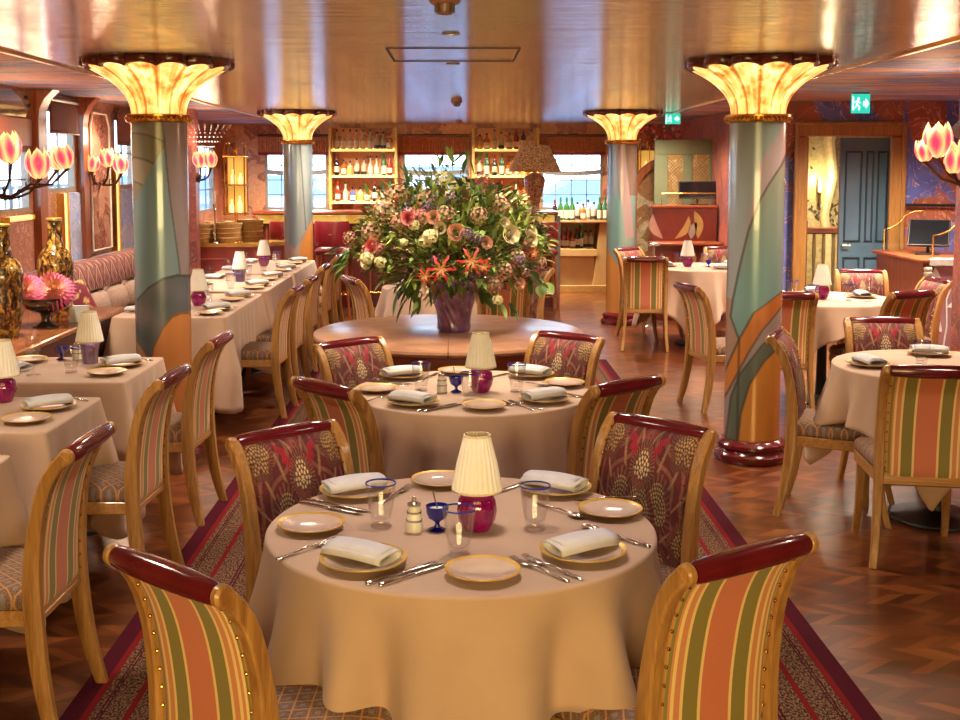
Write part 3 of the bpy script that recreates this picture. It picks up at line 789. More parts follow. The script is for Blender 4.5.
# ---------------------------------------------------------------- tables and cloths
def base_and_top(name, loc, r, label, cat, grp, m_top, top_t=.03, z=.745, square=None):
    z -= loc[2]
    t = thing(name, loc, label, cat, grp)
    b = MB()
    if square: b.box(-square[0]/2, square[0]/2, -square[1]/2, square[1]/2, z-top_t, z, .004)
    else: b.lathe([(0, z-top_t), (r-.008, z-top_t), (r, z-top_t+.006), (r, z-.006), (r-.006, z), (0, z)], 72)
    b.build('tabletop', m_top, t)
    b = MB(); b.lathe([(.045, .03), (.04, .06), (.035, .3), (.035, z-top_t)], 20); b.build('pedestal', BLACK, t)
    b = MB(); b.lathe([(0, 0), (.225, 0), (.23, .008), (.225, .016), (.08, .03), (.045, .045), (0, .045)], 40); b.build('base', BLACK, t)
    return t
def cloth(name, loc, outline, drop, fold, label, grp, n=264, rows=14, z=.751, flare=.05):
    b = MB(); P = [outline(2*PI*j/n) for j in range(n)]
    cx_ = sum(p[0] for p in P)/n; rings = []
    rings.append([(0.02*p[0], .02*p[1], z) for p in P])
    for k in (.35, .7, .93): rings.append([(p[0]*k, p[1]*k, z) for p in P])
    e = .010
    for a in (0, 30, 60, 90):
        a = math.radians(a); rings.append([(p[0]+p[2]*(math.sin(a)-1)*e, p[1]+p[3]*(math.sin(a)-1)*e, z-(1-math.cos(a))*e) for p in P])
    for i in range(1, rows+1):
        q = i/rows; rg = []
        for j, p in enumerate(P):
            ph = 2*PI*j/n; D = drop(ph); dep = D*q
            o = flare*q**1.2*(D/.3) + fold(ph, dep)
            rg.append((p[0]+p[2]*o, p[1]+p[3]*o, z-e-dep))
        rings.append(rg)
    hem = [(x, y, zz+.0) for x, y, zz in rings[-1]]
    b.loft(rings, False)
    b.f.append(tuple(range(n-1, -1, -1)))
    o = b.build(name, CLOTH, None, angle=80, loc=loc)
    m = o.modifiers.new('cloth_thickness', 'SOLIDIFY'); m.thickness = .0025; m.offset = -1
    return tag(o, label, 'tablecloth', grp)
def round_outline(r): return lambda a: (r*math.cos(a), r*math.sin(a), math.cos(a), math.sin(a))
def rect_outline(hx, hy, rc=.02):
    def f(a):
        c, s = math.cos(a), math.sin(a); k = 1/max(abs(c)/hx, abs(s)/hy); x, y = c*k, s*k
        # rounded normals near the corners
        wx = max(0, min(1, (abs(x)-(hx-.05))/.05)); wy = max(0, min(1, (abs(y)-(hy-.05))/.05))
        nx = wx*math.copysign(1, x); ny = wy*math.copysign(1, y); L = math.hypot(nx, ny) or 1
        sh = rc*.3*wx*wy
        return (x-nx/L*sh, y-ny/L*sh, nx/L, ny/L)
    return f
def sq_drop(r, half, rot): 
    def f(a):
        b = a-rot; return max(.06, half/max(abs(math.cos(b)), abs(math.sin(b)))**.55*1.0-r) if False else min(.60, half/max(abs(math.cos(b)), abs(math.sin(b)))-r)
    return f
def folds(seed, k, amp, base=.0, at=None):
    r = random.Random(seed); vs = at or [(2*PI*i/k+r.uniform(-.16, .16)) for i in range(k)]
    ws = [r.uniform(.07, .14) for _ in vs]; am = [r.uniform(.6, 1.25) for _ in vs]
    def f(a, dep):
        s = 0
        for v, w, m in zip(vs, ws, am):
            d = (a-v+PI) % (2*PI)-PI
            s += m*math.exp(-(d/w)**2) - .55*m*math.exp(-((abs(d)-w*1.9)/(w*.8))**2)
        return amp*s*min(1, dep/.28)**1.1 + .006*math.sin(a*23+seed)*min(1, dep/.2)
    return f
RT = plain('plywood_tabletop', (120, 84, 54), .6)
WT = 'round tables with white cloths'
T1 = (.005, 3.013); T2 = (.05, 4.90)
base_and_top('round_table', (T1[0], T1[1], .0062), .505, 'round table nearest the camera, hidden under its long cream cloth', 'table', WT, RT)
rad = math.radians
cloth('round_tablecloth', (T1[0], T1[1], 0), round_outline(.515), sq_drop(.515, .80, rad(38)), folds(5, 9, -.085, at=[rad(d) for d in (-152, -131, -112, -63, -38, -10, 25, 62, 100, 140, 172)]),
      'long cream tablecloth on the round table nearest the camera', 'cream cloths on the round tables')
base_and_top('round_table', (T2[0], T2[1], .0062), .505, 'second round table from the camera, hidden under its cream cloth', 'table', WT, RT)
cloth('round_tablecloth', (T2[0], T2[1], 0), round_outline(.515), sq_drop(.515, .86, rad(42)), folds(8, 10, -.075),
      'cream tablecloth on the second round table, before the flower table', 'cream cloths on the round tables')
for (x, y, r, half, rot, sd, l1, l2) in [
    (2.33, 5.53, .51, .75, 20, 3, 'near right-hand round table on a black disc base', 'short cream cloth on the near right-hand table, behind the large striped chair'),
    (2.66, 8.42, .52, .70, 10, 4, 'right-hand round table in front of the podium', 'cream cloth on the round table in front of the podium'),
    (2.32, 11.15, .50, .86, 30, 6, 'round table in front of the reception desk', 'cream cloth on the round table in front of the reception desk'),
    (-.14, 9.3, .48, .86, 15, 9, 'small round table behind the bouquet', 'pinkish cream cloth on the small table behind the bouquet')]:
    base_and_top('round_table', (x, y, 0.0062 if x < 1 else 0), r-.01, l1, 'table', WT, RT)
    cloth('round_tablecloth', (x, y, 0), round_outline(r), sq_drop(r, half, rad(rot)), folds(sd, 9, -.075), l2, 'cream cloths on the round tables')
# banquette row
BQ = [(3.435, .71, 'first'), (4.44, .66, 'second'), (5.437, .71, 'third'), (8.05, 1.42, 'fourth'), (9.62, 1.36, 'fifth'), (11.22, 1.5, 'sixth')]
BX = -1.855
for i, (y, d, w) in enumerate(BQ):
    base_and_top('banquette_table', (BX, y, 0), 0, '%s table from the camera in the banquette row, hidden under its cloth' % w, 'table', 'tables of the banquette row', RT, square=(.72, d-.02))
    hx, hy = .37, d/2
    def dr(a, hx=hx, hy=hy):
        c = math.atan2(hy, hx); k = min(abs(((a-q+PI) % (2*PI))-PI) for q in (c, PI-c, PI+c, -c)); return .40+.20*math.exp(-(k/.30)**2)
    def fo(a, dep, hx=hx, hy=hy, i=i):
        c = math.atan2(hy, hx); s = 0
        for q in (c, PI-c, PI+c, -c):
            k = ((a-q+PI) % (2*PI))-PI; s += .075*math.exp(-(k/.10)**2)-.035*math.exp(-((abs(k)-.26)/.12)**2)
        return s*min(1, dep/.35) + .005*math.sin(a*19+i)*min(1, dep/.2)
    cloth('square_tablecloth', (BX, y, 0), rect_outline(hx, hy), dr, fo, 'peach-cream cloth on the %s table from the camera in the banquette row' % w, 'cloths of the banquette row', flare=.012)
# flower table
def m_burr():
    t = NT('burr_wood_top'); co = t.co(); n = t.noise(co, 3.0, 5, .6, 2.0); sepv = t.sep(co)
    a = t.n('TexGradient', {'gradient_type': 'RADIAL'}, Vector=co).outputs[0]
    seg = t.ma('LESS_THAN', t.ma('FRACT', t.ma('MULTIPLY', a, 8)), .012)
    col = t.ramp(n, [(.3, lin((138, 92, 68))), (.55, lin((178, 130, 100))), (.75, lin((196, 152, 120)))])
    col = t.mix(seg, col, lin((86, 40, 24))+(1,))
    return t.pbr(col, .3, 0, None, Coat_Weight=.6, Coat_Roughness=.2)
T3 = (-.06, 6.73)
t = thing('flower_table', (T3[0], T3[1], .0062), 'bare round burr-wood table carrying the big bouquet', 'table')
b = MB(); b.lathe([(0, .705), (.76, .705), (.785, .715), (.79, .728), (.785, .741), (.775, .745), (0, .745)], 96); b.build('tabletop', m_burr(), t)
b = MB(); b.lathe([(.70, .62), (.715, .625), (.715, .704), (.70, .705)], 96, caps=False); b.lathe([(.69, .62), (.69, .705)], 96, caps=False); b.build('apron', REDW, t)
b = MB(); b.lathe([(.13, .05), (.10, .12), (.085, .3), (.13, .45), (.10, .52), (.16, .62), (.30, .70)], 28); b.build('pedestal', REDV, t)
for k in range(4):
    a = PI/4+k*PI/2; b = MB(); ca, sa = math.cos(a), math.sin(a)
    b.tube([(.08*ca, .08*sa, .16), (.25*ca, .25*sa, .12), (.42*ca, .42*sa, .03), (.48*ca, .48*sa, .022)], [.04, .035, .025, .02], 10); b.build('foot', REDV, t)
# ---------------------------------------------------------------- tableware
ZT = .752
def mk_lamp(body_m, body_kind):
    t = thing('table_lamp', (0, 0, -50), 'x', 'lamp')
    b = MB()
    if body_kind == 'round':
        b.lathe([(.0, 0), (.030, 0), (.034, .006), (.046, .03), (.050, .055), (.046, .082), (.034, .100), (.026, .106), (0, .106)], 48, fn=lambda a, z: 1+.07*abs(math.sin(a*8))**.7)
    else:
        b.lathe([(.0, 0), (.034, 0), (.036, .008), (.036, .05), (.044, .092), (.050, .105), (.036, .112), (0, .112)], 48, fn=lambda a, z: 1+.09*abs(math.cos(a*4)))
    b.build('lamp_body', body_m, t, angle=50)
    b = MB(); b.lathe([(.02, .104), (.022, .112), (.012, .118), (.008, .15)], 16); b.build('collar', BRASS, t)
    b = MB(); N = 144
    pl = lambda a: 1+.032*math.sin(a*26)
    R = [(.065, .108), (.0638, .118), (.052, .18), (.0355, .248), (.0345, .252)]
    b.loft([[(r*pl(2*PI*j/N)*math.cos(2*PI*j/N), r*pl(2*PI*j/N)*math.sin(2*PI*j/N), z) for j in range(N)] for r, z in R], False)
    o = b.build('lamp_shade', SHADE, t, angle=70)
    b = MB(); b.lathe([(.0645, .106), (.0672, .107), (.0672, .112), (.0645, .113)], 48, caps=False); b.lathe([(.033, .249), (.0362, .250), (.0357, .2545), (.032, .255)], 40, caps=False); b.build('shade_trim', plain('shade_binding', (226, 208, 170), .7), t)
    return t
LAMP_R = Proto(mk_lamp(RUBY, 'round')); LAMP_V = Proto(mk_lamp(VIOLET, 'facet'))
def mk_plate(r, nm, cat):
    t = thing(nm, (0, 0, -50), 'x', cat)
    b = MB(); b.lathe([(0, .004), (r*.55, .004), (r*.62, .006), (r*.94, .0155), (r, .018), (r*.995, .020), (r*.93, .018), (r*.62, .0095), (r*.55, .0075), (0, .0075)], 56); b.build('dish', CHINA, t)
    b = MB(); b.lathe([(r*.90, .0175), (r*.985, .0200), (r*1.006, .0206), (r*1.006, .0175), (r*.985, .0172), (r*.90, .0145)], 56, caps=False); b.f.append; b.build('gold_rim', GOLDRIM, t)
    return t
PLATE = Proto(mk_plate(.105, 'dinner_plate', 'plate')); SIDE = Proto(mk_plate(.088, 'side_plate', 'plate'))
def mk_napkin():
    t = thing('napkin', (0, 0, -50), 'x', 'napkin')
    b = MB(); n = 40; rings = []
    for i in range(9):
        q = i/8; y = (q-.5)*.175; k = 1+.05*math.sin(q*5)
        rg = []
        for j in range(n):
            th = j/(n-1)*2*PI*1.62; s = 1-.10*th/(2*PI); a = .046*k*s; h = .0165*s
            e = lambda c: math.copysign(abs(c)**.75, c)
            rg.append((a*e(math.cos(th+2.6)), y+.006*math.sin(th), .0175+h*e(math.sin(th+2.6))+.004*math.sin(q*PI)))
        rings.append(rg)
    b.loft(rings, False, closed=False)
    o = b.build('folded_cloth', LINEN, t, angle=80); m = o.modifiers.new('thickness', 'SOLIDIFY'); m.thickness = .003
    b = MB(); b.grid(lambda u, v: ((u-.5)*.088, (v-.5)*.165+.004, .037+.005*math.sin(v*PI)-.020*abs(2*u-1)**4), 13, 9)
    o = b.build('top_fold', LINEN, t, angle=80); m = o.modifiers.new('thickness', 'SOLIDIFY'); m.thickness = .003
    return t
NAP = Proto(mk_napkin())
def mk_tumbler():
    t = thing('water_glass', (0, 0, -50), 'x', 'glass')
    b = MB(); b.lathe([(0, 0), (.027, 0), (.028, .004), (.022, .010), (.024, .016), (.027, .028), (.034, .06), (.0405, .118), (.0385, .118), (.032, .06), (.024, .03), (.018, .022), (0, .02)], 40, fn=lambda a, z: 1+(.03*abs(math.sin(a*6)) if z < .05 else 0)); b.build('bowl', CLEAR, t)
    b = MB(); b.lathe([(.0382, .116), (.041, .116), (.0413, .1185), (.0400, .1200), (.0382, .1188)], 40, caps=False); b.f.append; b.build('blue_rim', BLUERIM, t)
    b = MB(); b.lathe([(0, .001), (.0255, .001), (.0265, .0035), (.021, .0085), (.0, .0085)], 32); b.build('foot', CLEAR, t)
    return t
GLASS = Proto(mk_tumbler())
def mk_wine():
    t = thing('wine_glass', (0, 0, -50), 'x', 'glass')
    b = MB(); b.lathe([(.004, .085), (.02, .092), (.034, .115), (.037, .14), (.032, .185), (.031, .185), (.0355, .14), (.032, .115), (.018, .094), (0, .09)], 32); b.build('bowl', CLEAR, t)
    b = MB(); b.lathe([(0, 0), (.033, 0), (.032, .003), (.008, .008), (.0042, .015), (.0042, .085), (0, .088)], 28); b.build('stem', CLEAR, t)
    return t
WINE = Proto(mk_wine())
def mk_mill():
    t = thing('pepper_mill', (0, 0, -50), 'x', 'mill')
    b = MB(); b.lathe([(0, .004), (.0215, .004), (.0215, .03), (.019, .034), (.019, .052), (.017, .056), (.0165, .072), (.012, .076), (0, .076)], 28); b.build('body', WHITEP, t)
    b = MB()
    for z, r in ((0, .0225), (.031, .0212), (.053, .0196), (.073, .0175)): b.lathe([(r*.8, z), (r, z), (r, z+.005), (r*.8, z+.005)], 28)
    b.build('silver_band', SILVER, t)
    b = MB(); b.lathe([(.012, .077), (.011, .082), (.005, .085), (.0065, .090), (.004, .095), (0, .096)], 20); b.build('finial', SILVER, t)
    return t
MILL = Proto(mk_mill())
def mk_salt():
    t = thing('salt_cellar', (0, 0, -50), 'x', 'salt cellar')
    b = MB(); b.lathe([(0, 0), (.024, 0), (.0245, .003), (.009, .010), (.0055, .018), (.010, .025), (.024, .034), (.0295, .05), (.0305, .066), (.0285, .066), (.0275, .05), (.02, .038), (0, .034)], 32); b.build('goblet', BLUEG, t)
    b = MB(); b.lathe([(0, .055), (.026, .055), (.02, .058), (0, .060)], 24); b.build('salt', plain('table_salt', (236, 236, 236), .9), t)
    return t
SALT = Proto(mk_salt())
def mk_saltspoon():
    t = thing('salt_spoon', (0, 0, -50), 'x', 'spoon')
    b = MB(); b.tube([(0, 0, .058), (-.006, .002, .08), (-.012, .004, .106)], [.0022, .0018, .0024], 8); b.build('handle', SILVER, t)
    b = MB(); b.sphere((0, 0, .056), .007, 10, 6, sq=(1, 1, .5)); b.build('bowl', SILVER, t)
    return t
SSP = Proto(mk_saltspoon())
def ribbon(b, secs, X=None):
    """secs: (y, halfwidth, z, halfthick)"""
    b.loft([[(-w, y, z-h), (w, y, z-h), (w*1.0, y, z), (w*.7, y, z+h), (-w*.7, y, z+h), (-w, y, z)] for y, w, z, h in secs], True, X)
def mk_knife():
    t = thing('table_knife', (0, 0, -50), 'x', 'knife')
    b = MB(); ribbon(b, [(-.115, .004, .004, .003), (-.112, .0065, .004, .004), (-.09, .0065, .004, .004), (-.03, .005, .004, .0035), (-.012, .0045, .004, .0035)]); b.build('handle', SILVER, t, angle=60)
    b = MB(); ribbon(b, [(-.012, .004, .004, .002), (.0, .0085, .004, .0012), (.06, .0095, .004, .001), (.09, .008, .004, .001), (.108, .002, .004, .0006)]); b.build('blade', STEEL, t)
    return t
def mk_fork():
    t = thing('table_fork', (0, 0, -50), 'x', 'fork')
    b = MB(); ribbon(b, [(-.1, .003, .003, .002), (-.096, .0065, .003, .0022), (-.06, .004, .004, .002), (.0, .0028, .009, .002), (.025, .004, .008, .0018), (.036, .0105, .005, .0014), (.05, .011, .005, .0013)]); b.build('handle', SILVER, t, angle=60)
    b = MB()
    for k in range(4): x = (k-1.5)*.006; b.tube([(x, .048, .005), (x, .075, .006), (x*.9, .098, .0105)], [.0022, .0019, .0011], 6)
    b.build('tines', SILVER, t)
    return t
def mk_spoon():
    t = thing('table_spoon', (0, 0, -50), 'x', 'spoon')
    b = MB(); ribbon(b, [(-.1, .003, .003, .002), (-.096, .006, .003, .0022), (-.06, .0038, .004, .002), (.0, .0028, .009, .002), (.035, .003, .007, .0018)]); b.build('handle', SILVER, t, angle=60)
    b = MB(); b.lathe([(0, .0015), (.6, .003), (1, .0075), (.92, .0075), (.55, .0045), (0, .003)], 24, X=Matrix.Translation((0, .062, .001)) @ Matrix.Diagonal((.0185, .03, 1, 1))); b.build('bowl', SILVER, t)
    return t
KNIFE = Proto(mk_knife()); FORK = Proto(mk_fork()); SPOON = Proto(mk_spoon())
def cut(P, T, a, b, label, group):
    """cutlery lying from handle end a to tip b (offsets from the table centre)"""
    P.put((T[0]+(a[0]+b[0])/2, T[1]+(a[1]+b[1])/2, ZT), face(b[0]-a[0], b[1]-a[1]), label, group)
gN, gP, gS, gG, gC = 'folded napkins', 'gold-rimmed dinner plates', 'gold-rimmed side plates', 'water glasses', 'cutlery'
for T, w, full in ((T1, 'front round table', True), (T2, 'second round table', False)):
    for (x, y, a, p) in ((-.306, .303, -62, 'far left'), (-.235, -.300, 58, 'near left'), (.279, .330, 60, 'far right'), (.300, -.235, -58, 'near right')):
        PLATE.put((T[0]+x, T[1]+y, ZT), 0, 'gold-rimmed plate under the napkin at the %s of the %s' % (p, w), gP)
        NAP.put((T[0]+x-.004, T[1]+y+.004, ZT+.012), rad(a), 'white napkin folded on a plate at the %s of the %s' % (p, w), gN)
    for (x, y, p) in ((-.395, -.026, 'left edge'), (.050, -.378, 'edge nearest the camera'), (.410, .105, 'right edge'), (-.06, .410, 'far edge behind the lamp')):
        SIDE.put((T[0]+x, T[1]+y, ZT), 0, 'empty gold-rimmed side plate at the %s of the %s' % (p, w), gS)
    for (x, y, p) in ((-.212, -.005, 'left of the pepper mill'), (.195, -.028, 'right of the lamp'), (-.005, -.235, 'in front of the lamp')):
        GLASS.put((T[0]+x, T[1]+y, ZT), 0, 'blue-rimmed tumbler %s on the %s' % (p, w), gG)
    MILL.put((T[0]-.122, T[1]-.055, ZT), 0, 'white pepper mill with silver bands on the %s' % w, 'pepper mills')
    SALT.put((T[0]-.062, T[1]-.035, ZT), 0, 'cobalt blue salt goblet beside the lamp on the %s' % w, 'blue salt cellars')
    SSP.put((T[0]-.062, T[1]-.035, ZT), 0, 'thin salt spoon standing in the blue goblet on the %s' % w, 'salt spoons')
    LAMP_R.put((T[0]+.042, T[1]-.030, ZT), 0, 'ruby glass lamp with cream pleated shade on the %s' % w, 'table lamps')
    cut(KNIFE, T, (-.458, .212), (-.262, .090), 'outer knife at the far left of the %s' % w, gC)
    cut(KNIFE, T, (-.440, .235), (-.244, .113), 'inner knife beside the far left napkin of the %s' % w, gC)
    cut(KNIFE, T, (-.215, -.440), (-.052, -.285), 'inner knife beside the near left napkin of the %s' % w, gC)
    cut(KNIFE, T, (-.185, -.448), (-.022, -.293), 'outer knife beside the near left napkin of the %s' % w, gC)
    cut(FORK, T, (.282, -.412), (.150, -.252), 'outer fork left of the near right napkin on the %s' % w, gC)
    cut(FORK, T, (.250, -.425), (.118, -.265), 'inner fork left of the near right napkin on the %s' % w, gC)
    cut(FORK, T, (-.44, -.265), (-.325, -.13), 'fork at the left edge beyond the near left plate of the %s' % w, gC)
    cut(KNIFE, T, (.470, -.175), (.330, -.005), 'knife behind the near right napkin of the %s' % w, gC)
    cut(SPOON, T, (.448, -.155), (.316, -.005), 'spoon behind the near right napkin of the %s' % w, gC)
    cut(KNIFE, T, (.050, .240), (.185, .410), 'dark-bladed knife just right of the lamp on the %s' % w, gC)
    cut(FORK, T, (.480, .262), (.350, .215), 'fork near the far right napkin of the %s' % w, gC)
    cut(SPOON, T, (.235, .175), (.315, .075), 'butter spoon on the right side plate of the %s' % w, gC)
    cut(FORK, T, (-.225, .20), (-.155, .365), 'fork at the far edge beside the far left napkin of the %s' % w, gC)
# banquette tables
names = ['first', 'second', 'third', 'fourth', 'fifth', 'sixth']
LAMPXY = {1: (-1.855, 4.66, LAMP_R, 'ruby'), 2: (-1.80, 5.60, LAMP_V, 'clear violet'), 3: (-1.80, 7.97, LAMP_R, 'ruby'), 4: (-1.835, 9.68, LAMP_V, 'clear violet'), 5: (-1.89, 11.2, LAMP_R, 'ruby')}
for i, (y, d, w) in enumerate(BQ):
    tb = '%s banquette table' % w
    if i in LAMPXY:
        x, yy, pr, nm = LAMPXY[i]; pr.put((x, yy, ZT), 0, '%s glass lamp with cream shade on the %s' % (nm, tb), 'table lamps')
    settings = [(y+.03, '')] if d < 1 else [(y-d*.27, 'near '), (y+d*.27, 'far ')]
    if i == 0: settings = [(y+.14, '')]
    for (sy, q) in settings:
        PLATE.put((BX+.235, sy+.05, ZT), 0, 'gold-rimmed plate under the napkin at the %saisle place of the %s' % (q, tb), gP)
        NAP.put((BX+.23, sy+.05, ZT+.012), rad(-50), 'white napkin folded on a plate at the %saisle place of the %s' % (q, tb), gN)
        SIDE.put((BX+.235, sy-.19, ZT), 0, 'empty side plate at the %saisle place of the %s' % (q, tb), gS)
        cut(SPOON, (BX+.30, sy+.22), (.03, -.02), (-.12, .06), 'spoon beyond the napkin at the %saisle place of the %s' % (q, tb), gC)
        SIDE.put((BX-.255, sy+.16, ZT), 0, 'plate at the %swall side of the %s' % (q, tb), gS)
        NAP.put((BX-.255, sy-.06, ZT+.001), rad(70), 'white napkin at the %swall side of the %s' % (q, tb), gN)
        GLASS.put((BX+.05, sy-.13, ZT), 0, 'tumbler at the %saisle place of the %s' % (q, tb), gG)
        WINE.put((BX-.10, sy-.20, ZT), 0, 'stemmed wine glass at the %splace of the %s' % (q, tb), 'wine glasses')
    if i in (2, 3, 4, 5):
        sx = BX-.10; sy = y+d*.5-.10
        MILL.put((sx+.06, sy, ZT), 0, 'white pepper mill at the far side of the %s' % tb, 'pepper mills')
        SALT.put((sx-.02, sy+.01, ZT), 0, 'cobalt blue salt goblet at the far side of the %s' % tb, 'blue salt cellars')
# right-hand tables
def side_table(T, w, spots, lamp, glasses, wine=()):
    for k, (x, y, a, p) in enumerate(spots):
        PLATE.put((T[0]+x, T[1]+y, ZT), 0, 'gold-rimmed plate under the napkin at the %s of the %s' % (p, w), gP)
        NAP.put((T[0]+x, T[1]+y, ZT+.012), rad(a), 'white napkin folded on the plate at the %s of the %s' % (p, w.replace('small ', '')), gN)
    if lamp: LAMP_R.put((T[0]+lamp[0], T[1]+lamp[1], ZT), 0, 'ruby glass lamp with cream shade on the %s' % w, 'table lamps')
    for (x, y, p) in glasses: GLASS.put((T[0]+x, T[1]+y, ZT), 0, 'tumbler %s on the %s' % (p, w), gG)
    for (x, y, p) in wine: WINE.put((T[0]+x, T[1]+y, ZT), 0, 'stemmed wine glass %s on the %s' % (p, w), 'wine glasses')
side_table((2.33, 5.53), 'near right-hand table', [(-.36, -.02, 10, 'left edge'), (.06, .31, 80, 'far edge')], None, [(-.10, .0, 'by the napkin'), (.22, .05, 'at the right')])
side_table((2.66, 8.42), 'podium-side table', [(-.30, .05, 0, 'left edge'), (.30, .05, 0, 'right edge'), (.05, .33, 90, 'far edge')], (-.03, -.06), [(.14, -.16, 'right of the lamp'), (-.14, -.22, 'in front of the lamp'), (-.19, .12, 'behind the lamp')], [(.26, -.20, 'at the right edge')])
side_table((2.32, 11.15), 'reception-side table', [(-.31, .0, 0, 'left edge'), (.16, -.27, 80, 'near edge'), (.32, .1, 0, 'right edge')], (-.12, -.02), [(-.17, .2, 'at the far left'), (.06, .05, 'right of the lamp')], [(.10, .16, 'at the far side')])
SALT.put((2.40, 11.12, ZT), 0, 'cobalt blue salt goblet on the reception-side table', 'blue salt cellars')
SALT.put((2.52, 8.30, ZT), 0, 'cobalt blue salt goblet on the podium-side table', 'blue salt cellars')
side_table((-.14, 9.3), 'small table behind the bouquet', [(-.26, .05, 20, 'left edge'), (.22, -.2, 60, 'near edge')], None, [(-.05, .1, 'in the middle')])

# ---------------------------------------------------------------- bouquet in its vase
VX, VY, VZ = -.03, 6.75, .752
t = thing('vase', (VX, VY, VZ), 'large twisted amethyst glass vase on the bare flower table', 'vase')
b = MB(); prof = [(.088, 0), (.095, .012), (.092, .05), (.100, .12), (.124, .2), (.154, .28), (.184, .345), (.188, .352), (.180, .354), (.147, .28), (.114, .2), (.088, .12), (.08, .05), (.07, .03)]
n = 144; rings = []
prof = [(interp(z_, [q[1] for q in prof[:7]], [q[0] for q in prof[:7]]), z_) for z_ in np.linspace(0, .345, 22)]+prof[7:]
for r, z in prof: rings.append([((r*(1+.06*abs(math.sin(9*(2*PI*j/n+z*4.5)))))*math.cos(2*PI*j/n), (r*(1+.06*abs(math.sin(9*(2*PI*j/n+z*4.5)))))*math.sin(2*PI*j/n), z) for j in range(n)])
b.loft(rings, True); b.build('twisted_body', AMETH, t, angle=50)
b = MB(); b.lathe([(0, .0), (.09, .0), (.097, .008), (.09, .016), (0, .016)], 48); b.build('foot', AMETH, t)

BQT = thing('bouquet', (VX, VY, VZ+.34), 'huge wild bouquet of roses, lilies and foliage in the amethyst vase', 'bouquet')
R = random.Random(11)
GREENS = [plain('leaf_dark', (78, 108, 52), .5, var=.35, scale=6), plain('leaf_mid', (138, 162, 80), .5, var=.35, scale=6), plain('leaf_pale', (190, 198, 104), .5, var=.3, scale=6), plain('leaf_bronze', (150, 112, 82), .55, var=.35, scale=6)]
def leaf(b, p, d, L, w, droop=.3, nseg=4):
    d = d.normalized(); s = d.cross(Vector((R.uniform(-.4, .4), R.uniform(-.4, .4), 1))); s = s.normalized() if s.length > 1e-3 else Vector((1, 0, 0)); up = s.cross(d).normalized()
    vs = []; c = Vector(p)
    for i in range(nseg+1):
        q = i/nseg; ww = w*math.sin(PI*min(1, q*.92+.06))**.8
        pos = c+d*(L*q)-Vector((0, 0, droop*L*q*q))
        vs += [tuple(pos-s*ww+up*ww*.3), tuple(pos), tuple(pos+s*ww+up*ww*.3)]
    fs = []
    for i in range(nseg):
        o = i*3; fs += [(o, o+1, o+4, o+3), (o+1, o+2, o+5, o+4)]
    b.add(vs, fs)
def inmass(scale=1.0):
    while True:
        v = Vector((R.uniform(-1, 1), R.uniform(-1, 1), R.uniform(-1, 1)))
        if .35 < v.length < 1: break
    return Vector((v.x*.56*scale, v.y*.44*scale, .20+v.z*.34*scale))
FB = [MB() for _ in GREENS]
for i in range(3200):
    p = inmass(); d = p-Vector((0, 0, -.05)); d = d.normalized()+Vector((R.uniform(-.8, .8), R.uniform(-.8, .8), R.uniform(-.6, .6)))
    k = R.choices([0, 1, 2, 3], [5, 6, 2.4, 2.6])[0]
    leaf(FB[k], p, d, R.uniform(.05, .11), R.uniform(.008, .02), R.uniform(0, .6))
for i in range(240):     # grassy blades through the middle and right
    p = Vector((R.uniform(-.1, .36), R.uniform(-.25, .1), R.uniform(.15, .3))); d = Vector((R.uniform(-.5, .7), R.uniform(-.5, .3), 1))
    leaf(FB[R.choice([1, 2, 2])], p, d, R.uniform(.12, .24), R.uniform(.004, .008), .1, 5)
for (x, y, z, n_, s_) in ((-.22, .0, .52, 16, .12), (-.06, .0, .56, 14, .11), (-.52, 0, .22, 10, .12), (-.60, -.05, .10, 12, .12), (-.42, 0, .42, 12, .11), (.06, -.05, .60, 9, .13), (.44, 0, .20, 12, .08), (.48, -.1, -.02, 14, .07), (-.24, -.20, -.02, 14, .12), (-.24, -.20, -.12, 7, .10), (.24, -.22, -.12, 8, .09)):
    for i in range(n_):
        p = Vector((x, y, z))+Vector((R.uniform(-.09, .09), R.uniform(-.07, .07), R.uniform(-.06, .06)))
        d = Vector((x*1.1+R.uniform(-.3, .3), y+R.uniform(-.5, .5), (.55 if z > .3 else -.5)+R.uniform(-.5, .5)))
        leaf(FB[R.choice([0, 0, 1])], p, d, s_*R.uniform(.7, 1.1), R.uniform(.012, .03) if z < .3 else R.uniform(.008, .014), R.uniform(0, .4))
for k, nm in enumerate(('dark_foliage', 'mid_green_foliage', 'pale_foliage', 'bronze_foliage')): tag(FB[k].build(nm, GREENS[k], BQT, angle=80), kind='stuff')
b = MB()
TW = [(-.60, 0, .12), (-.52, .05, .30), (-.40, 0, .48), (-.22, .02, .66), (-.08, 0, .70), (.06, -.05, .70), (.34, .05, .52), (.50, .0, .62), (.60, .02, .66), (.52, .0, .30), (.54, -.1, .02), (-.2, -.28, -.16), (.2, -.3, -.2), (.25, .1, .6), (-.3, .2, .5)]
for i in range(70):
    e = Vector(TW[i]) if i < len(TW) else inmass(1.0)
    m = Vector((e.x*.45, e.y*.45, max(.12, e.z*.6+.08))); s0 = Vector((R.uniform(-.07, .07), R.uniform(-.07, .07), -.24 if i < 40 else -.02))
    b.tube([s0, Vector((m.x*.4, m.y*.4, .04)), m, e], [.004, .004, .003, .0012], 5)
tag(b.build('stems', plain('twig_brown', (96, 76, 52), .7, var=.3), BQT), kind='stuff')
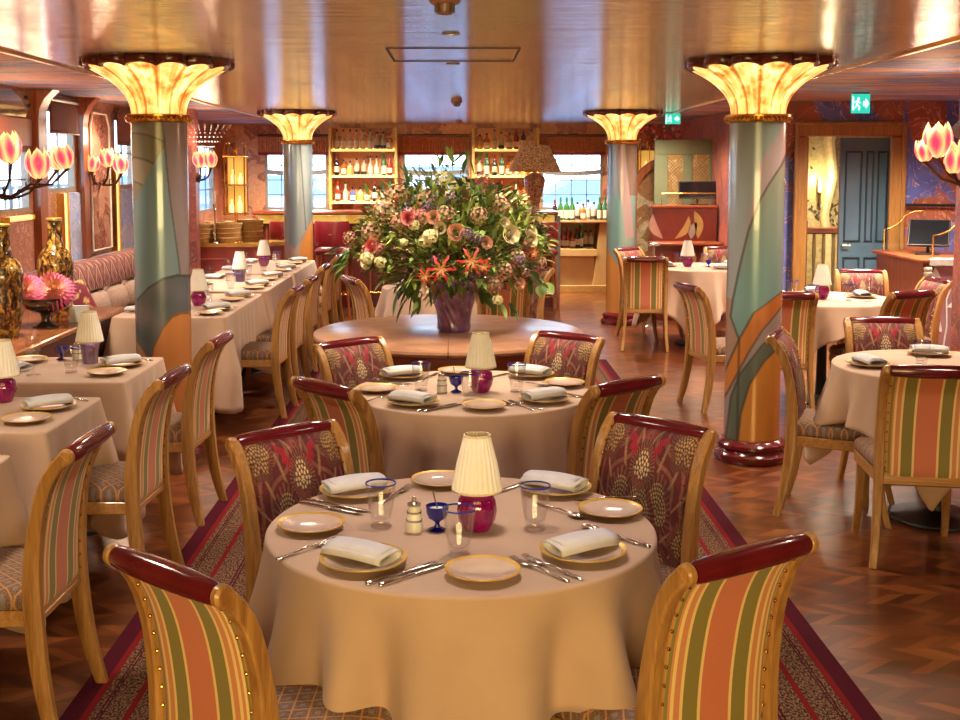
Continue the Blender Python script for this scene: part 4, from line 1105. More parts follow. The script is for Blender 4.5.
def bloom_rose(c1, c2):
    b = MB(); cols = []
    for k in range(5):
        npet = 3+k; rr = .008+.008*k
        for i in range(npet):
            a0 = 2*PI*i/npet+k*.7; sp = PI/npet*1.35
            st = len(b.v)
            b.grid(lambda u, v: ((rr+.010*v*v*(k*.35))*math.cos(a0+(u-.5)*2*sp), (rr+.010*v*v*(k*.35))*math.sin(a0+(u-.5)*2*sp), -.012+v*(.036-.004*k)*(1-.35*abs(2*u-1)**2)), 6, 4)
            cols += [lin(mixc(c1, c2, k/4.5)) for _ in range(len(b.v)-st)]
    return b.mesh('rose', 80, cols)
def bloom_cluster(cs, n=46, r=.055, ps=.011):
    b = MB(); cols = []
    for i in range(n):
        z = 1-1.5*(i+.5)/n; a = i*2.399; q = math.sqrt(max(0, 1-z*z)); nrm = Vector((q*math.cos(a), q*math.sin(a), z)); p = nrm*r*R.uniform(.85, 1.1)
        s = nrm.orthogonal().normalized(); u = nrm.cross(s); c = R.choice(cs)
        for k in range(4):
            an = k*PI/2+R.uniform(0, .4); d = s*math.cos(an)+u*math.sin(an); e = nrm.cross(d); st = len(b.v)
            b.add([tuple(p), tuple(p+d*ps*.6+e*ps*.5+nrm*.003), tuple(p+d*ps*1.25+nrm*.001), tuple(p+d*ps*.6-e*ps*.5+nrm*.003)], [(0, 1, 2, 3)])
            cols += [lin(mixc(c, (255, 240, 220), .25 if j == 0 else 0)) for j in range(4)]
    return b.mesh('cluster', 80, cols)
def bloom_lily():
    b = MB(); cols = []
    for k in range(6):
        a0 = 2*PI*k/6; ca, sa = math.cos(a0), math.sin(a0); st = len(b.v)
        def fn(u, v):
            L = .095*v; w = .009*math.sin(PI*min(1, v*.9+.08)); z = .035*math.sin(v*2.0)-.05*v*v; w2 = (2*u-1)*w+.004*math.sin(v*14)
            return (L*ca-w2*sa, L*sa+w2*ca, z)
        b.grid(fn, 4, 9); cols += [lin(mixc((250, 214, 150), (214, 52, 44), (j//4)/8*1.6)) for j in range(36)]
        st = len(b.v); b.tube([(0, 0, .0), (.04*math.cos(a0+.5), .04*math.sin(a0+.5), .02), (.06*math.cos(a0+.5), .06*math.sin(a0+.5), .045)], [.0015, .0012, .003], 5); cols += [lin((200, 170, 70))]*(len(b.v)-st)
    return b.mesh('lily', 80, cols)
BL = {'rose': [bloom_rose((240, 206, 176), (226, 160, 130)), bloom_rose((244, 232, 200), (226, 206, 160)), bloom_rose((214, 60, 70), (236, 150, 150))],
      'hydrangea': [bloom_cluster([(176, 110, 96), (196, 146, 120), (150, 96, 70), (160, 140, 90)]), bloom_cluster([(184, 70, 84), (204, 110, 110), (150, 60, 66)])],
      'lisianthus': [bloom_cluster([(238, 230, 190), (226, 220, 160), (210, 210, 140)], 14, .035, .019)],
      'scabious': [bloom_cluster([(76, 40, 80), (98, 62, 108), (60, 30, 54)], 30, .032, .009)], 'lily': [bloom_lily()]}
for k in BL:
    for m in BL[k]: m.materials.append(PETAL)
def bloom(kind, i, x, y, z, s, rot=None):
    o = bpy.data.objects.new(kind, BL[kind][i]); COL.objects.link(o); o.parent = BQT; o.location = (x, y, z); o.scale = (s, s, s)
    d = Vector((x*1.2, y-.35, (z-.12)*.8)); o.rotation_euler = rot or d.to_track_quat('Z', 'Y').to_euler()
def bp(px, py, dy): Y = VY+dy; return ((px-459)/1160*Y-VX, dy, 1.7-(py-168)*Y/1160-VZ-.34)
for (k, i, px, py, dy, s) in [('hydrangea', 0, 385, 210, -.2, 1.3), ('hydrangea', 0, 372, 232, -.15, 1.2), ('hydrangea', 0, 398, 195, -.15, 1.2), ('hydrangea', 0, 402, 222, -.3, 1.1), ('hydrangea', 1, 410, 216, -.36, 1.0), ('hydrangea', 1, 421, 217, -.36, .9),
    ('hydrangea', 0, 370, 252, -.2, 1.0), ('hydrangea', 0, 445, 215, -.3, 1.1), ('hydrangea', 0, 500, 205, -.2, 1.1), ('hydrangea', 0, 505, 270, -.3, 1.0), ('hydrangea', 0, 518, 258, -.25, 1.0), ('hydrangea', 0, 495, 285, -.28, .9), ('hydrangea', 1, 528, 245, -.2, .8), ('hydrangea', 0, 428, 200, -.1, 1.2),
    ('hydrangea', 1, 482, 180, -.1, .8), ('hydrangea', 1, 380, 248, -.3, .6), ('hydrangea', 0, 540, 262, -.1, .8), ('hydrangea', 0, 478, 215, -.3, 1.0), ('hydrangea', 0, 350, 238, -.05, .8),
    ('rose', 0, 456, 232, -.42, 1.5), ('rose', 1, 511, 234, -.36, 1.6), ('rose', 1, 531, 232, -.22, 1.3), ('rose', 1, 532, 240, -.24, 1.2), ('rose', 0, 433, 217, -.4, 1.2), ('rose', 2, 371, 247, -.36, 1.3), ('rose', 0, 374, 239, -.30, 1.0), ('rose', 2, 408, 218, -.42, 1.2), ('rose', 1, 440, 228, -.38, 1.1), ('rose', 0, 520, 284, -.3, 1.1), ('rose', 1, 366, 262, -.3, 1.3), ('rose', 0, 487, 243, -.4, 1.0), ('rose', 1, 505, 222, -.3, .9),
    ('lisianthus', 0, 430, 236, -.42, 1.1), ('lisianthus', 0, 425, 241, -.40, 1.0), ('lisianthus', 0, 367, 258, -.36, 1.0), ('lisianthus', 0, 443, 178, -.05, 1.2), ('lisianthus', 0, 452, 186, -.05, 1.0), ('lisianthus', 0, 380, 262, -.3, .9), ('lisianthus', 0, 414, 225, -.4, .8), ('lisianthus', 0, 498, 300, -.3, .8), ('lisianthus', 0, 450, 196, -.12, .9), ('lisianthus', 0, 404, 242, -.4, .6),
    ('scabious', 0, 468, 235, -.42, 1.1), ('scabious', 0, 478, 239, -.4, 1.0), ('scabious', 0, 452, 198, -.2, 1.1), ('scabious', 0, 428, 208, -.3, .9), ('scabious', 0, 520, 260, -.32, .9), ('scabious', 0, 436, 260, -.4, .9),
    ('lily', 0, 441, 269, -.46, 1.25), ('lily', 0, 471, 261, -.46, 1.25), ('lily', 0, 425, 276, -.40, .8), ('lily', 0, 533, 252, -.2, .8), ('lily', 0, 484, 266, -.40, .8)]:
    bloom(k, i, *bp(px, py, dy-.10), s*{'rose': .60, 'lily': .72}.get(k, .95))

# ---------------------------------------------------------------- console shelf with vases and dahlias
t = thing('console_shelf', (-2.78, 6.2, 0), 'long wooden console shelf with dark red front behind the banquette tables', 'shelf')
b = MB(); b.box(-.55, .54, -1.5, 1.55, .735, .770, .008); b.build('shelf_top', wood('console_top_wood', (148, 82, 44), (190, 122, 72), .18, 2.4, 1), t)
b = MB(); b.box(-.52, .50, -1.45, 1.50, .0, .735); b.build('body', plain('oxblood_panel', (96, 34, 30), .35, var=.2, scale=3), t)
b = MB(); b.box(.50, .515, -1.45, 1.5, .0, .09); b.build('plinth', DARKW, t)
def mottle(p):
    v = math.sin(p[0]*90+math.sin(p[2]*60)*2)+math.sin(p[1]*110+math.sin(p[2]*75+p[0]*40)*2)+math.sin(p[2]*130+p[0]*60)
    return lin((214, 176, 84)) if v > .75 else (lin((128, 88, 36)) if v > -.2 else lin((40, 26, 18)))
def mk_vase():
    t = thing('mottled_vase', (0, 0, -50), 'x', 'vase', 'mottled gold vases')
    pr = [(.070, 0), (.078, .01), (.092, .08), (.105, .20), (.110, .32), (.106, .375), (.085, .415), (.055, .44), (.044, .47), (.042, .54), (.045, .61), (.046, .62), (.038, .62), (.035, .54)]
    d = resamp(pr, 90); b = MB(); b.lathe(d, 64); b.build('body', MOTTLE, t, angle=60)
    b = MB(); b.lathe([(.040, .606), (.048, .609), (.049, .618), (.045, .623), (.037, .62)], 32, caps=False); b.build('lip', GOLDRIM, t)
    return t
VS = Proto(mk_vase())
VS.put((-2.535, 6.42, .7695), 0, 'tall mottled gold vase at the left edge, nearest on the console shelf')
VS.put((-2.52, 7.22, .7695), .6, 'tall mottled gold vase behind the bowl of pink dahlias')
t = thing('footed_bowl', (-2.44, 6.80, .7695), 'dark glass footed bowl holding pink dahlias on the console shelf', 'bowl')
b = MB(); b.lathe([(.03, .075), (.08, .088), (.14, .12), (.168, .16), (.17, .175), (.16, .175), (.13, .13), (.07, .1), (0, .095)], 48); b.build('bowl', plain('smoky_glass', (64, 60, 56), .08, var=.2, Coat_Weight=.8, Transmission_Weight=.4), t)
b = MB(); b.lathe([(0, 0), (.075, 0), (.077, .006), (.06, .014), (.03, .03), (.026, .05), (.035, .078), (0, .08)], 32); b.build('foot', plain('smoky_glass', (64, 60, 56)), t)
def dahlia(loc, s, label):
    b = MB(); cols = []
    for ly in range(9):
        n = 11+2*ly; el = PI/2-(ly+.5)*(PI/2+.25)/9; Lp = .03+.058*(ly/8)
        for i in range(n):
            a = 2*PI*(i+.5*(ly % 2))/n; d = Vector((math.cos(a)*math.cos(el), math.sin(a)*math.cos(el), math.sin(el))); e = Vector((-math.sin(a), math.cos(a), 0)); nn = d.cross(e)
            vs = []
            for q, w in ((0, .003), (.45, .0062), (.8, .0045), (1, .0006)):
                p = d*(.018+Lp*q)*s+nn*.020*(q*q-.5*q)*s*(1 if ly < 6 else -1)
                vs += [tuple(p-e*w*s), tuple(p+e*w*s)]
            b.add(vs, [(0, 1, 3, 2), (2, 3, 5, 4), (4, 5, 7, 6)])
            t_ = ly/8; cc = mixc((255, 214, 160), (232, 84, 150), t_**1.4)
            cols += [lin(mixc((255, 224, 170), mixc(cc, (214, 50, 120), max(0, q-.6)*2*t_), min(1, q*1.1+t_*.3))) for q in (.1, .1, .5, .5, .8, .8, 1, 1)]
    o = b.build('dahlia', PETAL, None, angle=30, colors=cols, loc=loc, rot=(.85+R.uniform(-.1, .1), R.uniform(-.25, .25), R.uniform(-.2, .2)))
    return tag(o, label, 'flower', 'dahlias in the bowl')
dahlia((-2.535, 6.73, .985), 1.2, 'pink dahlia with pale yellow heart, left side of the footed bowl')
dahlia((-2.36, 6.74, .985), 1.2, 'pink dahlia with pale yellow heart, right side of the footed bowl')
dahlia((-2.45, 6.92, .99), 1.15, 'pink dahlia at the back of the footed bowl')
b = MB(); b.box(-.055, .055, -.003, .003, 0, .10); b.box(-.055, .055, .02, .026, 0, .10); b.box(-.055, .055, -.003, .026, .095, .10)
tag(b.build('menu_card', plain('white_card', (232, 230, 228), .8), loc=(-2.30, 6.98, .7695), rot=(0, 0, .3)), 'plain white folded card on the console shelf beside the dahlia bowl', 'card')

# ---------------------------------------------------------------- long banquette
def m_ikat():
    t = NT('ikat_banquette_fabric'); co = t.co(); x, y, z = t.sep(co)[:3]
    a = t.ma('ABSOLUTE', t.ma('SUBTRACT', t.ma('FRACT', t.ma('MULTIPLY', y, 4.6)), .5)); c = t.ma('ABSOLUTE', t.ma('SUBTRACT', t.ma('FRACT', t.ma('MULTIPLY', z, 3.3)), .5))
    n = t.noise(co, 26, 3)
    d = t.ma('FRACT', t.ma('MULTIPLY', t.ma('ADD', t.ma('ADD', t.ma('MULTIPLY', a, 1.3), c), t.ma('MULTIPLY', n, .14)), 1.7))
    col = t.ramp(d, [(0, lin((98, 44, 46))), (.4, lin((146, 92, 80))), (.55, lin((104, 62, 60))), (.78, lin((168, 122, 102)))], True)
    return t.pbr(col, .85, 0, t.bump(n, .2, .004))
IKAT = m_ikat(); GREYC = plain('taupe_cushion_fabric', (150, 122, 106), .9, var=.15, scale=40, bump=.2)
t = thing('banquette', (-3.0, 9.9, 0), 'long banquette with patterned back rail along the window wall', 'banquette')
b = MB(); b.box(-.33, .42, -2.1, 2.2, .0, .30); b.build('base', plain('oxblood_panel', (96, 34, 30)), t)
b = MB()
for k in range(4): b.box(-.30, .43, -2.1+k*1.075+.004, -2.1+(k+1)*1.075-.004, .30, .455, .03)
b.build('seat_cushion', GREYC, t)
b = MB()
for k in range(4):
    y0, y1 = -2.1+k*1.075+.004, -2.1+(k+1)*1.075-.004
    b.loft([[(-.06, y0, .62), (-.06, y1, .62), (-.24, y1, .62), (-.24, y0, .62)], [(-.04, y0, .70), (-.04, y1, .70), (-.24, y1, .70), (-.24, y0, .70)], [(-.07, y0, .88), (-.07, y1, .88), (-.24, y1, .88), (-.24, y0, .88)], [(-.11, y0, .915), (-.11, y1, .915), (-.22, y1, .915), (-.22, y0, .915)]])
b.build('back_rail', IKAT, t, angle=50)
b = MB(); b.box(-.34, -.2, -2.1, 2.2, .3, .9, .01); b.build('back_panel', plain('lilac_capping', (150, 140, 150), .4), t)
for k in range(8):
    b = MB(); X = Matrix.Translation((-3.0+.02, 7.95+k*.53, .455)) @ Matrix.Rotation(-.22, 4, 'Y')
    b.box(-.06, .06, -.25, .25, .0, .24, .05, X)
    tag(b.build('back_cushion', GREYC, angle=60), 'taupe back cushion leaning in a row along the long banquette', 'cushion', 'taupe banquette cushions')
def cush_col(p):
    a = math.sin(p[1]*40+math.sin(p[2]*30)*2)*math.sin(p[2]*46+math.sin(p[1]*36))
    return lin((214, 170, 104)) if a > .25 else lin((124, 24, 48))
b = MB()
def pil(u, v):
    x = 2*u-1; y = 2*v-1; e = (1-x**4)*(1-y**4)
    return x*.2, y*.2, e
for s in (1, -1): b.grid(lambda u, v: (s*.065*pil(u, v)[2]**.6, pil(u, v)[0], pil(u, v)[1]+.2), 26, 26, flip=s < 0)
tag(b.build('scatter_cushion', attr('brocade_cushion', .8), angle=80, colors=[cush_col(p) for p in b.v], loc=(-2.76, 8.55, .46), rot=(.25, -.35, -.5)), 'maroon cushion with gold leaf pattern on the long banquette', 'cushion')

# ---------------------------------------------------------------- left wall: ribs, blinds, painted and etched panels
def rib(y0, y1, n, x1=-3.29):
    b = MB()
    b.prism([(XL+.001, 0), (x1, 0), (x1, 2.08), (x1+.01, 2.16), (x1+.05, 2.24), (x1+.12, H), (XL+.001, H)], 'y', y0, y1)
    return struct('trim_%d' % n, b, REDV)
rib(9.14, 9.30, 8); rib(10.22, 10.36, 9)
def blind(loc, w, h, axis, label, fringe=False):
    t = thing('window_blind', loc, label, 'blind', 'fringed blinds above the bar windows' if fringe else 'brown blinds on the window wall')
    b = MB(); N = int(w/.006) if fringe else 12
    f = (lambda u, d, z: (d, u, z)) if axis == 'x' else (lambda u, d, z: (u, d, z))
    sg = 1 if axis == 'x' else -1
    Z = [0, .02, .07, .12, .17, h] if fringe else [0, h*.5, h]
    b.grid(lambda q, v: f((q-.5)*w, sg*(.03+(.012*math.sin(q*w/.034*2*PI)*(1 if v < .8 else .3) if fringe else .0)), v*h), N, 7)
    o = b.build('fabric', plain('rust_pleated_fabric', (196, 132, 90), .85, var=.25, scale=30) if fringe else plain('brown_blind_fabric', (112, 54, 40), .8, scale=40), t, angle=80)
    m = o.modifiers.new('thickness', 'SOLIDIFY'); m.thickness = .006
    b = MB(); c = [f(-w/2, sg*.03, h-.01), f(w/2, sg*.03, h-.01)]; b.tube(c, .022, 10); b.build('headrail', DARKW, t)
    b = MB()
    if fringe:
        b.grid(lambda q, v: f((q-.5)*w, sg*(.034+.006*math.sin(q*w/.017*2*PI)), -.035+v*.05), N, 3)
        b.build('fringe', plain('wine_fringe', (160, 66, 60), .9), t, angle=80)
    else:
        b.tube([f(-w/2, sg*.03, 0), f(w/2, sg*.03, 0)], .01, 8); b.build('bottom_bar', DARKW, t)
    return t
blind((XL+.01, 9.81, 1.99), .70, .28, 'x', 'brown roller blind on the window just beyond the arched rib')
blind((XL+.01, 11.66, 1.93), .70, .34, 'x', 'brown roller blind on the window nearest the near left column')
def panel(n, y0, y1, z0, z1, m, x=XL, t=.025, frame=None):
    b = MB(); b.box(x+.0005, x+t, y0, y1, z0, z1, .004); o = struct('trim_%d' % n, b, m); return o
panel(11, 8.40, 9.08, 1.865, 2.08, TERRA, t=.03)
b = MB(); b.prism([(8.35, 2.09), (8.98, 2.09), (9.08, 2.17), (9.0, 2.285), (8.35, 2.285)], 'x', XL+.001, XL+.02)
t = tag(b.build('wall_mirror', plain('silvered_mirror', (214, 216, 222), .06, 1.0, var=.03)), 'chamfered mirror panel high on the left wall above the terracotta panel', 'mirror')
b = MB()
for (y, z) in ((9.0, 2.24), (9.05, 2.18)): b.lathe([(0, 0), (.016, 0), (.014, .012), (0, .014)], 12, X=Matrix.Translation((XL+.02, y, z)) @ Matrix.Rotation(PI/2, 4, 'Y'))
b.build('mirror_screw', BLACK, t)
panel(12, 9.86, 10.44, .80, 1.49, MUR_P)
panel(13, 11.32, 12.0, .80, 1.49, MUR_P)
panel(14, 8.5, 9.05, .78, 1.32, MUR_L)
# etched arch mirror with pale outline, lit brass strips
def arch_panel(y0, y1, z0, z1, ch): return [(y0, z0), (y1, z0), (y1, z1-ch), (y1-ch*.7, z1), (y0+ch*.7, z1), (y0, z1-ch)]
t = thing('etched_panel', (XL, 0, 0), 'tall etched rose panel with pale chamfered outline between two brown blinds', 'panel')
b = MB(); b.prism(arch_panel(10.50, 11.06, .95, 2.2, .12), 'x', .002, .03); b.build('glass_sheet', mural('etched_rose_glass', (150, 104, 84), (176, 128, 100), (140, 84, 68), (210, 170, 140), 2.4, rough=.15), t)
b = MB(); P = arch_panel(10.50, 11.06, .95, 2.2, .12)
b.tube([(.034, y, z) for y, z in P+P[:1]], .010, 8); b.build('outline', plain('pale_etched_line', (226, 210, 190), .3), t)
LED = NT('lit_brass_strip'); LEDM = LED.pbr(lin((240, 206, 120)), .4, 0, None, Emission_Color=lin((255, 214, 130)), Emission_Strength=.9)
for i, (y, z0, z1) in enumerate([(9.74, .85, 1.49), (11.22, .85, 1.85), (8.75, 1.30, 1.34)]):
    t = thing('light_strip', (XL, y, 0), ['glowing brass light strip left of the blue painted panel', 'glowing brass light strip right of the etched rose panel', 'short glowing strip under the window beside the mottled vase'][i], 'light')
    b = MB(); w = .055 if i < 2 else .25; b.box(.001, .05, -w, w, z0, z1, .01); b.build('diffuser', LEDM, t)
    b = MB(); b.box(.001, .06, -w-.012, -w, z0, z1); b.box(.001, .06, w, w+.012, z0, z1); b.build('brass_edge', BRASS, t)
# pier with mural behind the near left column
b = MB(); b.box(-3.35, -2.75, 12.15, 12.3, 0, H+.003); struct('wall_pier', b, MUR_R)

# ---------------------------------------------------------------- tulip wall sconces
def tulip_mesh():
    b = MB(); cols = []
    for k in range(6):
        a0 = 2*PI*k/6; inner = k % 2
        def fn(u, v):
            r = (.016+.060*math.sin(min(1, v**.8)*PI*.80)**.85)*(1-.10*inner); w = .62*math.sin(PI*min(1, v*.93+.07))**.55+.02
            a = a0+(2*u-1)*w; return (r*math.cos(a), r*math.sin(a), .19*v*(1-.06*abs(2*u-1)))
        b.grid(fn, 9, 12)
        for j in range(9*12):
            u = abs(2*(j % 9)/8-1); v = (j//9)/11
            pink = max(0, 1-u*1.15)*math.exp(-((v-.48)/.30)**2)*1.5
            cols.append(lin(mixc((255, 214, 130), (236, 64, 96), min(1, pink+.05))))
    return b.mesh('tulip_shade', 80, cols)
TUL = tulip_mesh(); TUL.materials.append(TULIP)
BRONZE = plain('bronze_branch', (92, 66, 40), .4, .7, var=.3, scale=40)
def sconce(root, tips, label, extra=None, s=1.0):
    t = thing('wall_sconce', root, label, 'lamp', 'tulip wall sconces')
    b = MB(); rx = Vector(root)
    sg = 1 if tips[0][0] > root[0] else -1
    b.lathe([(0, 0), (.05, 0), (.045, .015), (.02, .03), (0, .03)], 20, X=Matrix.Rotation(sg*PI/2, 4, 'Y')); b.build('wall_plate', BRONZE, t)
    b = MB()
    for i, tp in enumerate(tips):
        e = Vector(tp[:3])-rx; m = e*.5+Vector((0, 0, -.10+.03*i)); q = e*.8+Vector((0, .02*(-1)**i, -.07))
        b.tube([Vector((0, 0, 0)), e*.25+Vector((0, .03*(-1)**i, -.05)), m, q, e], [.014, .012, .010, .009, .012], 8)
        b.tube([m, m+Vector((.02, -.06, .05)), m+Vector((.05*sg, -.10, .06))], [.006, .005, .002], 6)
        b.lathe([(.008, -.01), (.024, .004), (.018, .012)], 12, c=tuple(e))
    b.build('branch', BRONZE, t)
    for i, tp in enumerate(tips):
        o = bpy.data.objects.new('tulip_shade', TUL); COL.objects.link(o); o.parent = t; k = s*1.18*(tp[3] if len(tp) > 3 else 1)
        o.location = Vector(tp[:3])-rx; o.scale = (k, k, k); o.rotation_euler = (.12*(-1)**i, .1*(i-1), i*.9)
    for tp in tips[:2]:
        d = bpy.data.lights.new('sconce_bulb', 'POINT'); d.energy = 4; d.color = (1, .70, .46); d.shadow_soft_size = .09
        l = bpy.data.objects.new('sconce_bulb', d); COL.objects.link(l); l.location = (tp[0], tp[1], tp[2]+.27)
    return t
sconce((XL+.001, 8.40, 1.50), [(-3.20, 8.32, 1.73, 1.05), (-2.985, 8.28, 1.62, 1.0), (-2.91, 8.42, 1.68, .85), (-2.78, 8.25, 1.69, .8)], 'tulip-glass sconce on bronze branches at the left edge')
sconce((XL+.001, 10.78, 1.58), [(-3.16, 10.5, 1.705, .8), (-3.04, 10.48, 1.645, .8), (-3.27, 10.36, 1.66, .7)], 'tulip-glass sconce beside the etched panel, left of the near left column')
sc3 = sconce((-2.749, 12.22, 1.60), [(-2.675, 12.05, 1.70, .8), (-2.565, 12.05, 1.70, .8)], 'twin tulip sconce with crystal plume just right of the near left column')
b = MB()
for k in range(9):
    a = (k-4)*.22
    for j in range(12):
        q = j/11; b.sphere((.13+a*.30*math.sin(q*PI*.6)+.0, -.17+.02*math.cos(k), .20+.34*math.sin(q*PI*.62)), .009, 6, 4)
b.build('crystal_plume', plain('cut_crystal', (206, 212, 222), .05, .3), sc3)
sconce((3.419, 7.30, 1.58), [(3.0, 7.30, 1.765, 1.0), (2.93, 7.32, 1.735, .65), (3.085, 7.26, 1.66, .75), (3.15, 7.30, 1.69, .9)], 'tulip-glass sconce on the right pier, before the podium')
t = thing('spotlight', (3.42, 7.55, 1.99), 'small black spotlight above the right-hand tulip sconce', 'light')
b = MB(); b.box(-.03, 0, -.02, .02, -.03, .05, .004); b.tube([(-.03, 0, .01), (-.12, -.02, .01)], .008, 8); b.build('bracket', BLACK, t)
b = MB(); b.tube([(-.10, .02, .02), (-.16, -.06, 0), (-.27, -.20, -.06)], [.042, .048, .05], 20); b.build('housing', BLACK, t)
# ---------------------------------------------------------------- low counter with baskets, candlestick and gilt etagere
REDL = plain('rose_lacquer_panel', (166, 76, 72), .3, var=.3, scale=5, Coat_Weight=.3)
t = thing('low_counter', (-2.67, 12.85, 0), 'low rose-panelled counter with ochre top at the end of the banquette row', 'counter')
b = MB(); b.prism([(-.60, -.28), (.47, -.28), (.80, .05), (.80, .30), (-.60, .30)], 'z', .845, .885); b.build('counter_top', plain('ochre_marble', (196, 146, 74), .2, var=.3, scale=6, Coat_Weight=.4), t)
b = MB(); b.prism([(-.58, -.25), (.45, -.25), (.77, .06), (.77, .28), (-.58, .28)], 'z', .0, .845); b.build('body', REDL, t)
b = MB()
for z in (.70, .56, .42, .28): b.box(-.58, .45, -.262, -.25, z, z+.018, .004)
b.build('panel_batten', plain('rose_batten', (176, 96, 88), .35), t)
WICK = plain('woven_cane', (176, 134, 78), .75, var=.35, scale=70, bump=.5)
def mk_basket():
    t = thing('cane_basket', (0, 0, -50), 'x', 'basket', 'cane baskets on the low counter')
    b = MB(); b.lathe([(0, 0), (.112, 0), (.122, .03), (.132, .17), (.136, .195), (.128, .20), (.12, .17), (.11, .03), (0, .02)], 40, fn=lambda a, z: 1+.012*math.sin(a*40)); b.build('woven_body', WICK, t)
    b = MB()
    for z in (.05, .10, .15): b.lathe([(.122+z*.07, z-.005), (.129+z*.07, z), (.122+z*.07, z+.005)], 40, caps=False)
    b.lathe([(.130, .19), (.140, .194), (.138, .206), (.128, .204)], 40, caps=False); b.build('rim', plain('cane_binding', (206, 168, 108), .7), t)
    return t
BSK = Proto(mk_basket())
for (x, y, s, l) in ((-2.83, 12.74, 1.0, 'left-hand cane basket on the low counter, left of the candlestick'), (-2.53, 12.76, 1.05, 'cane basket on the low counter, right of the candlestick'), (-2.35, 13.0, 1.15, 'tall cane basket at the right end of the low counter'), (-2.70, 13.02, 1.05, 'cane basket behind the candlestick on the low counter'), (-3.02, 13.0, .95, 'cane basket farthest left at the back of the low counter')):
    BSK.put((x, y, .8855), x*7, l, scale=s)
t = thing('candlestick', (-2.665, 12.66, .8855), 'tall silver candlestick between the cane baskets', 'candlestick')
b = MB(); b.lathe([(0, 0), (.05, 0), (.045, .012), (.016, .03), (.012, .06), (.018, .09), (.010, .12), (.009, .34), (.018, .36), (.011, .38), (.022, .41), (.02, .42), (0, .42)], 24); b.build('stem', SILVER, t)
b = MB(); b.lathe([(0, .41), (.011, .41), (.011, .56), (.004, .57), (0, .572)], 16); b.build('candle', plain('ivory_wax', (236, 226, 200), .6), t)
GLOW = NT('lit_gilt_shelf'); GLOWM = GLOW.pbr(lin((236, 190, 96)), .4, .2, None, Emission_Color=lin((255, 196, 90)), Emission_Strength=.55)
def mk_etagere():
    t = thing('gilt_etagere', (0, 0, -50), 'x', 'display stand', 'gilt lantern stands')
    b = MB()
    for (sx, sy) in ((-1, -1), (1, -1), (1, 1), (-1, 1)): b.tube([(sx*.11, sy*.09, .30), (sx*.11, sy*.09, 1.0), (sx*.10, sy*.08, 1.06)], .008, 8)
    b.tube([(0, -.09, .30), (0, -.09, 1.0)], .006, 6)
    b.build('gilt_frame', BRASS, t)
    for z in (.31, .62, .93):
        b = MB(); b.box(-.125, .125, -.105, .105, z, z+.018, .004); b.build('shelf', BRASS, t)
    b = MB(); b.box(-.10, .10, .075, .082, .33, .93); b.build('lit_back', GLOWM, t)
    for (x, z, h) in ((-.05, .33, .14), (.04, .33, .18), (-.03, .64, .16), (.05, .64, .12)):
        b = MB(); b.lathe([(0, 0), (.026, 0), (.028, h*.5), (.012, h*.75), (.011, h), (0, h)], 14, c=(x, 0, z))
        b.build('candle_glow', plain('lit_candle_glass', (255, 230, 180), .3, Emission_Color=lin((255, 220, 150)), Emission_Strength=1.2), t)
    b = MB(); b.lathe([(0, .948), (.05, .95), (.03, .97), (.02, 1.0), (.034, 1.02), (.01, 1.06), (0, 1.07)], 16)
    for k in range(4): a = k*PI/2+PI/4; b.sphere((.10*math.cos(a)*1.25, .08*math.sin(a)*1.25, 1.075), .014, 8, 6)
    b.build('finial', BRASS, t)
    b = MB(); b.lathe([(0, 0), (.07, 0), (.065, .015), (.02, .03), (.013, .06), (.02, .12), (.012, .16), (.012, .31), (0, .31)], 20); b.build('foot', BRASS, t)
    return t
ET = Proto(mk_etagere())
ET.put((-2.44, 12.72, .8855), 0, 'gilt lantern stand on the low counter, left of the rear left column')
ET.put((2.42, 14.9, .99), 0, 'gilt lantern stand right of the rear right column, under the pink blossoms', scale=1.0)
t = thing('side_cabinet', (2.42, 14.9, 0), 'amber cabinet under the gilt lantern stand beyond the arch', 'cabinet')
b = MB(); b.box(-.3, .3, -.2, .2, .0, .95); b.build('body', REDV, t); b = MB(); b.box(-.32, .32, -.22, .22, .95, .989, .006); b.build('top', DARKW, t)
t = thing('blossom_spray', (2.42, 15.25, .989), 'spray of pink blossoms above the gilt lantern stand at the back right', 'flowers')
b = MB(); b.lathe([(0, 0), (.06, 0), (.08, .15), (.05, .3), (.045, .34), (.0, .3)], 20)
dup_o = tag(b.build('blossom_vase', WHITEP, loc=(2.42, 15.25, .9895)), 'white vase behind the gilt lantern stand holding pink blossoms', 'vase')
b = MB(); cl = []
for k in range(14):
    e = Vector((R.uniform(-.35, .45), R.uniform(-.15, .15), R.uniform(.85, 1.25))); b.tube([(0, 0, .2), (e.x*.3, e.y*.3, .5), tuple(e)], [.005, .004, .002], 5)
b.build('twig', BRONZE, t)
b = MB()
for k in range(120):
    p = Vector((R.uniform(-.38, .48), R.uniform(-.16, .16), R.uniform(.80, 1.27))); s0 = len(b.v); b.sphere(tuple(p), R.uniform(.012, .026), 6, 4); cl += [lin(random.choice([(236, 120, 130), (246, 190, 190), (226, 84, 90)]))]*(len(b.v)-s0)
tag(b.build('blossoms', PETAL, t, colors=cl), kind='stuff')

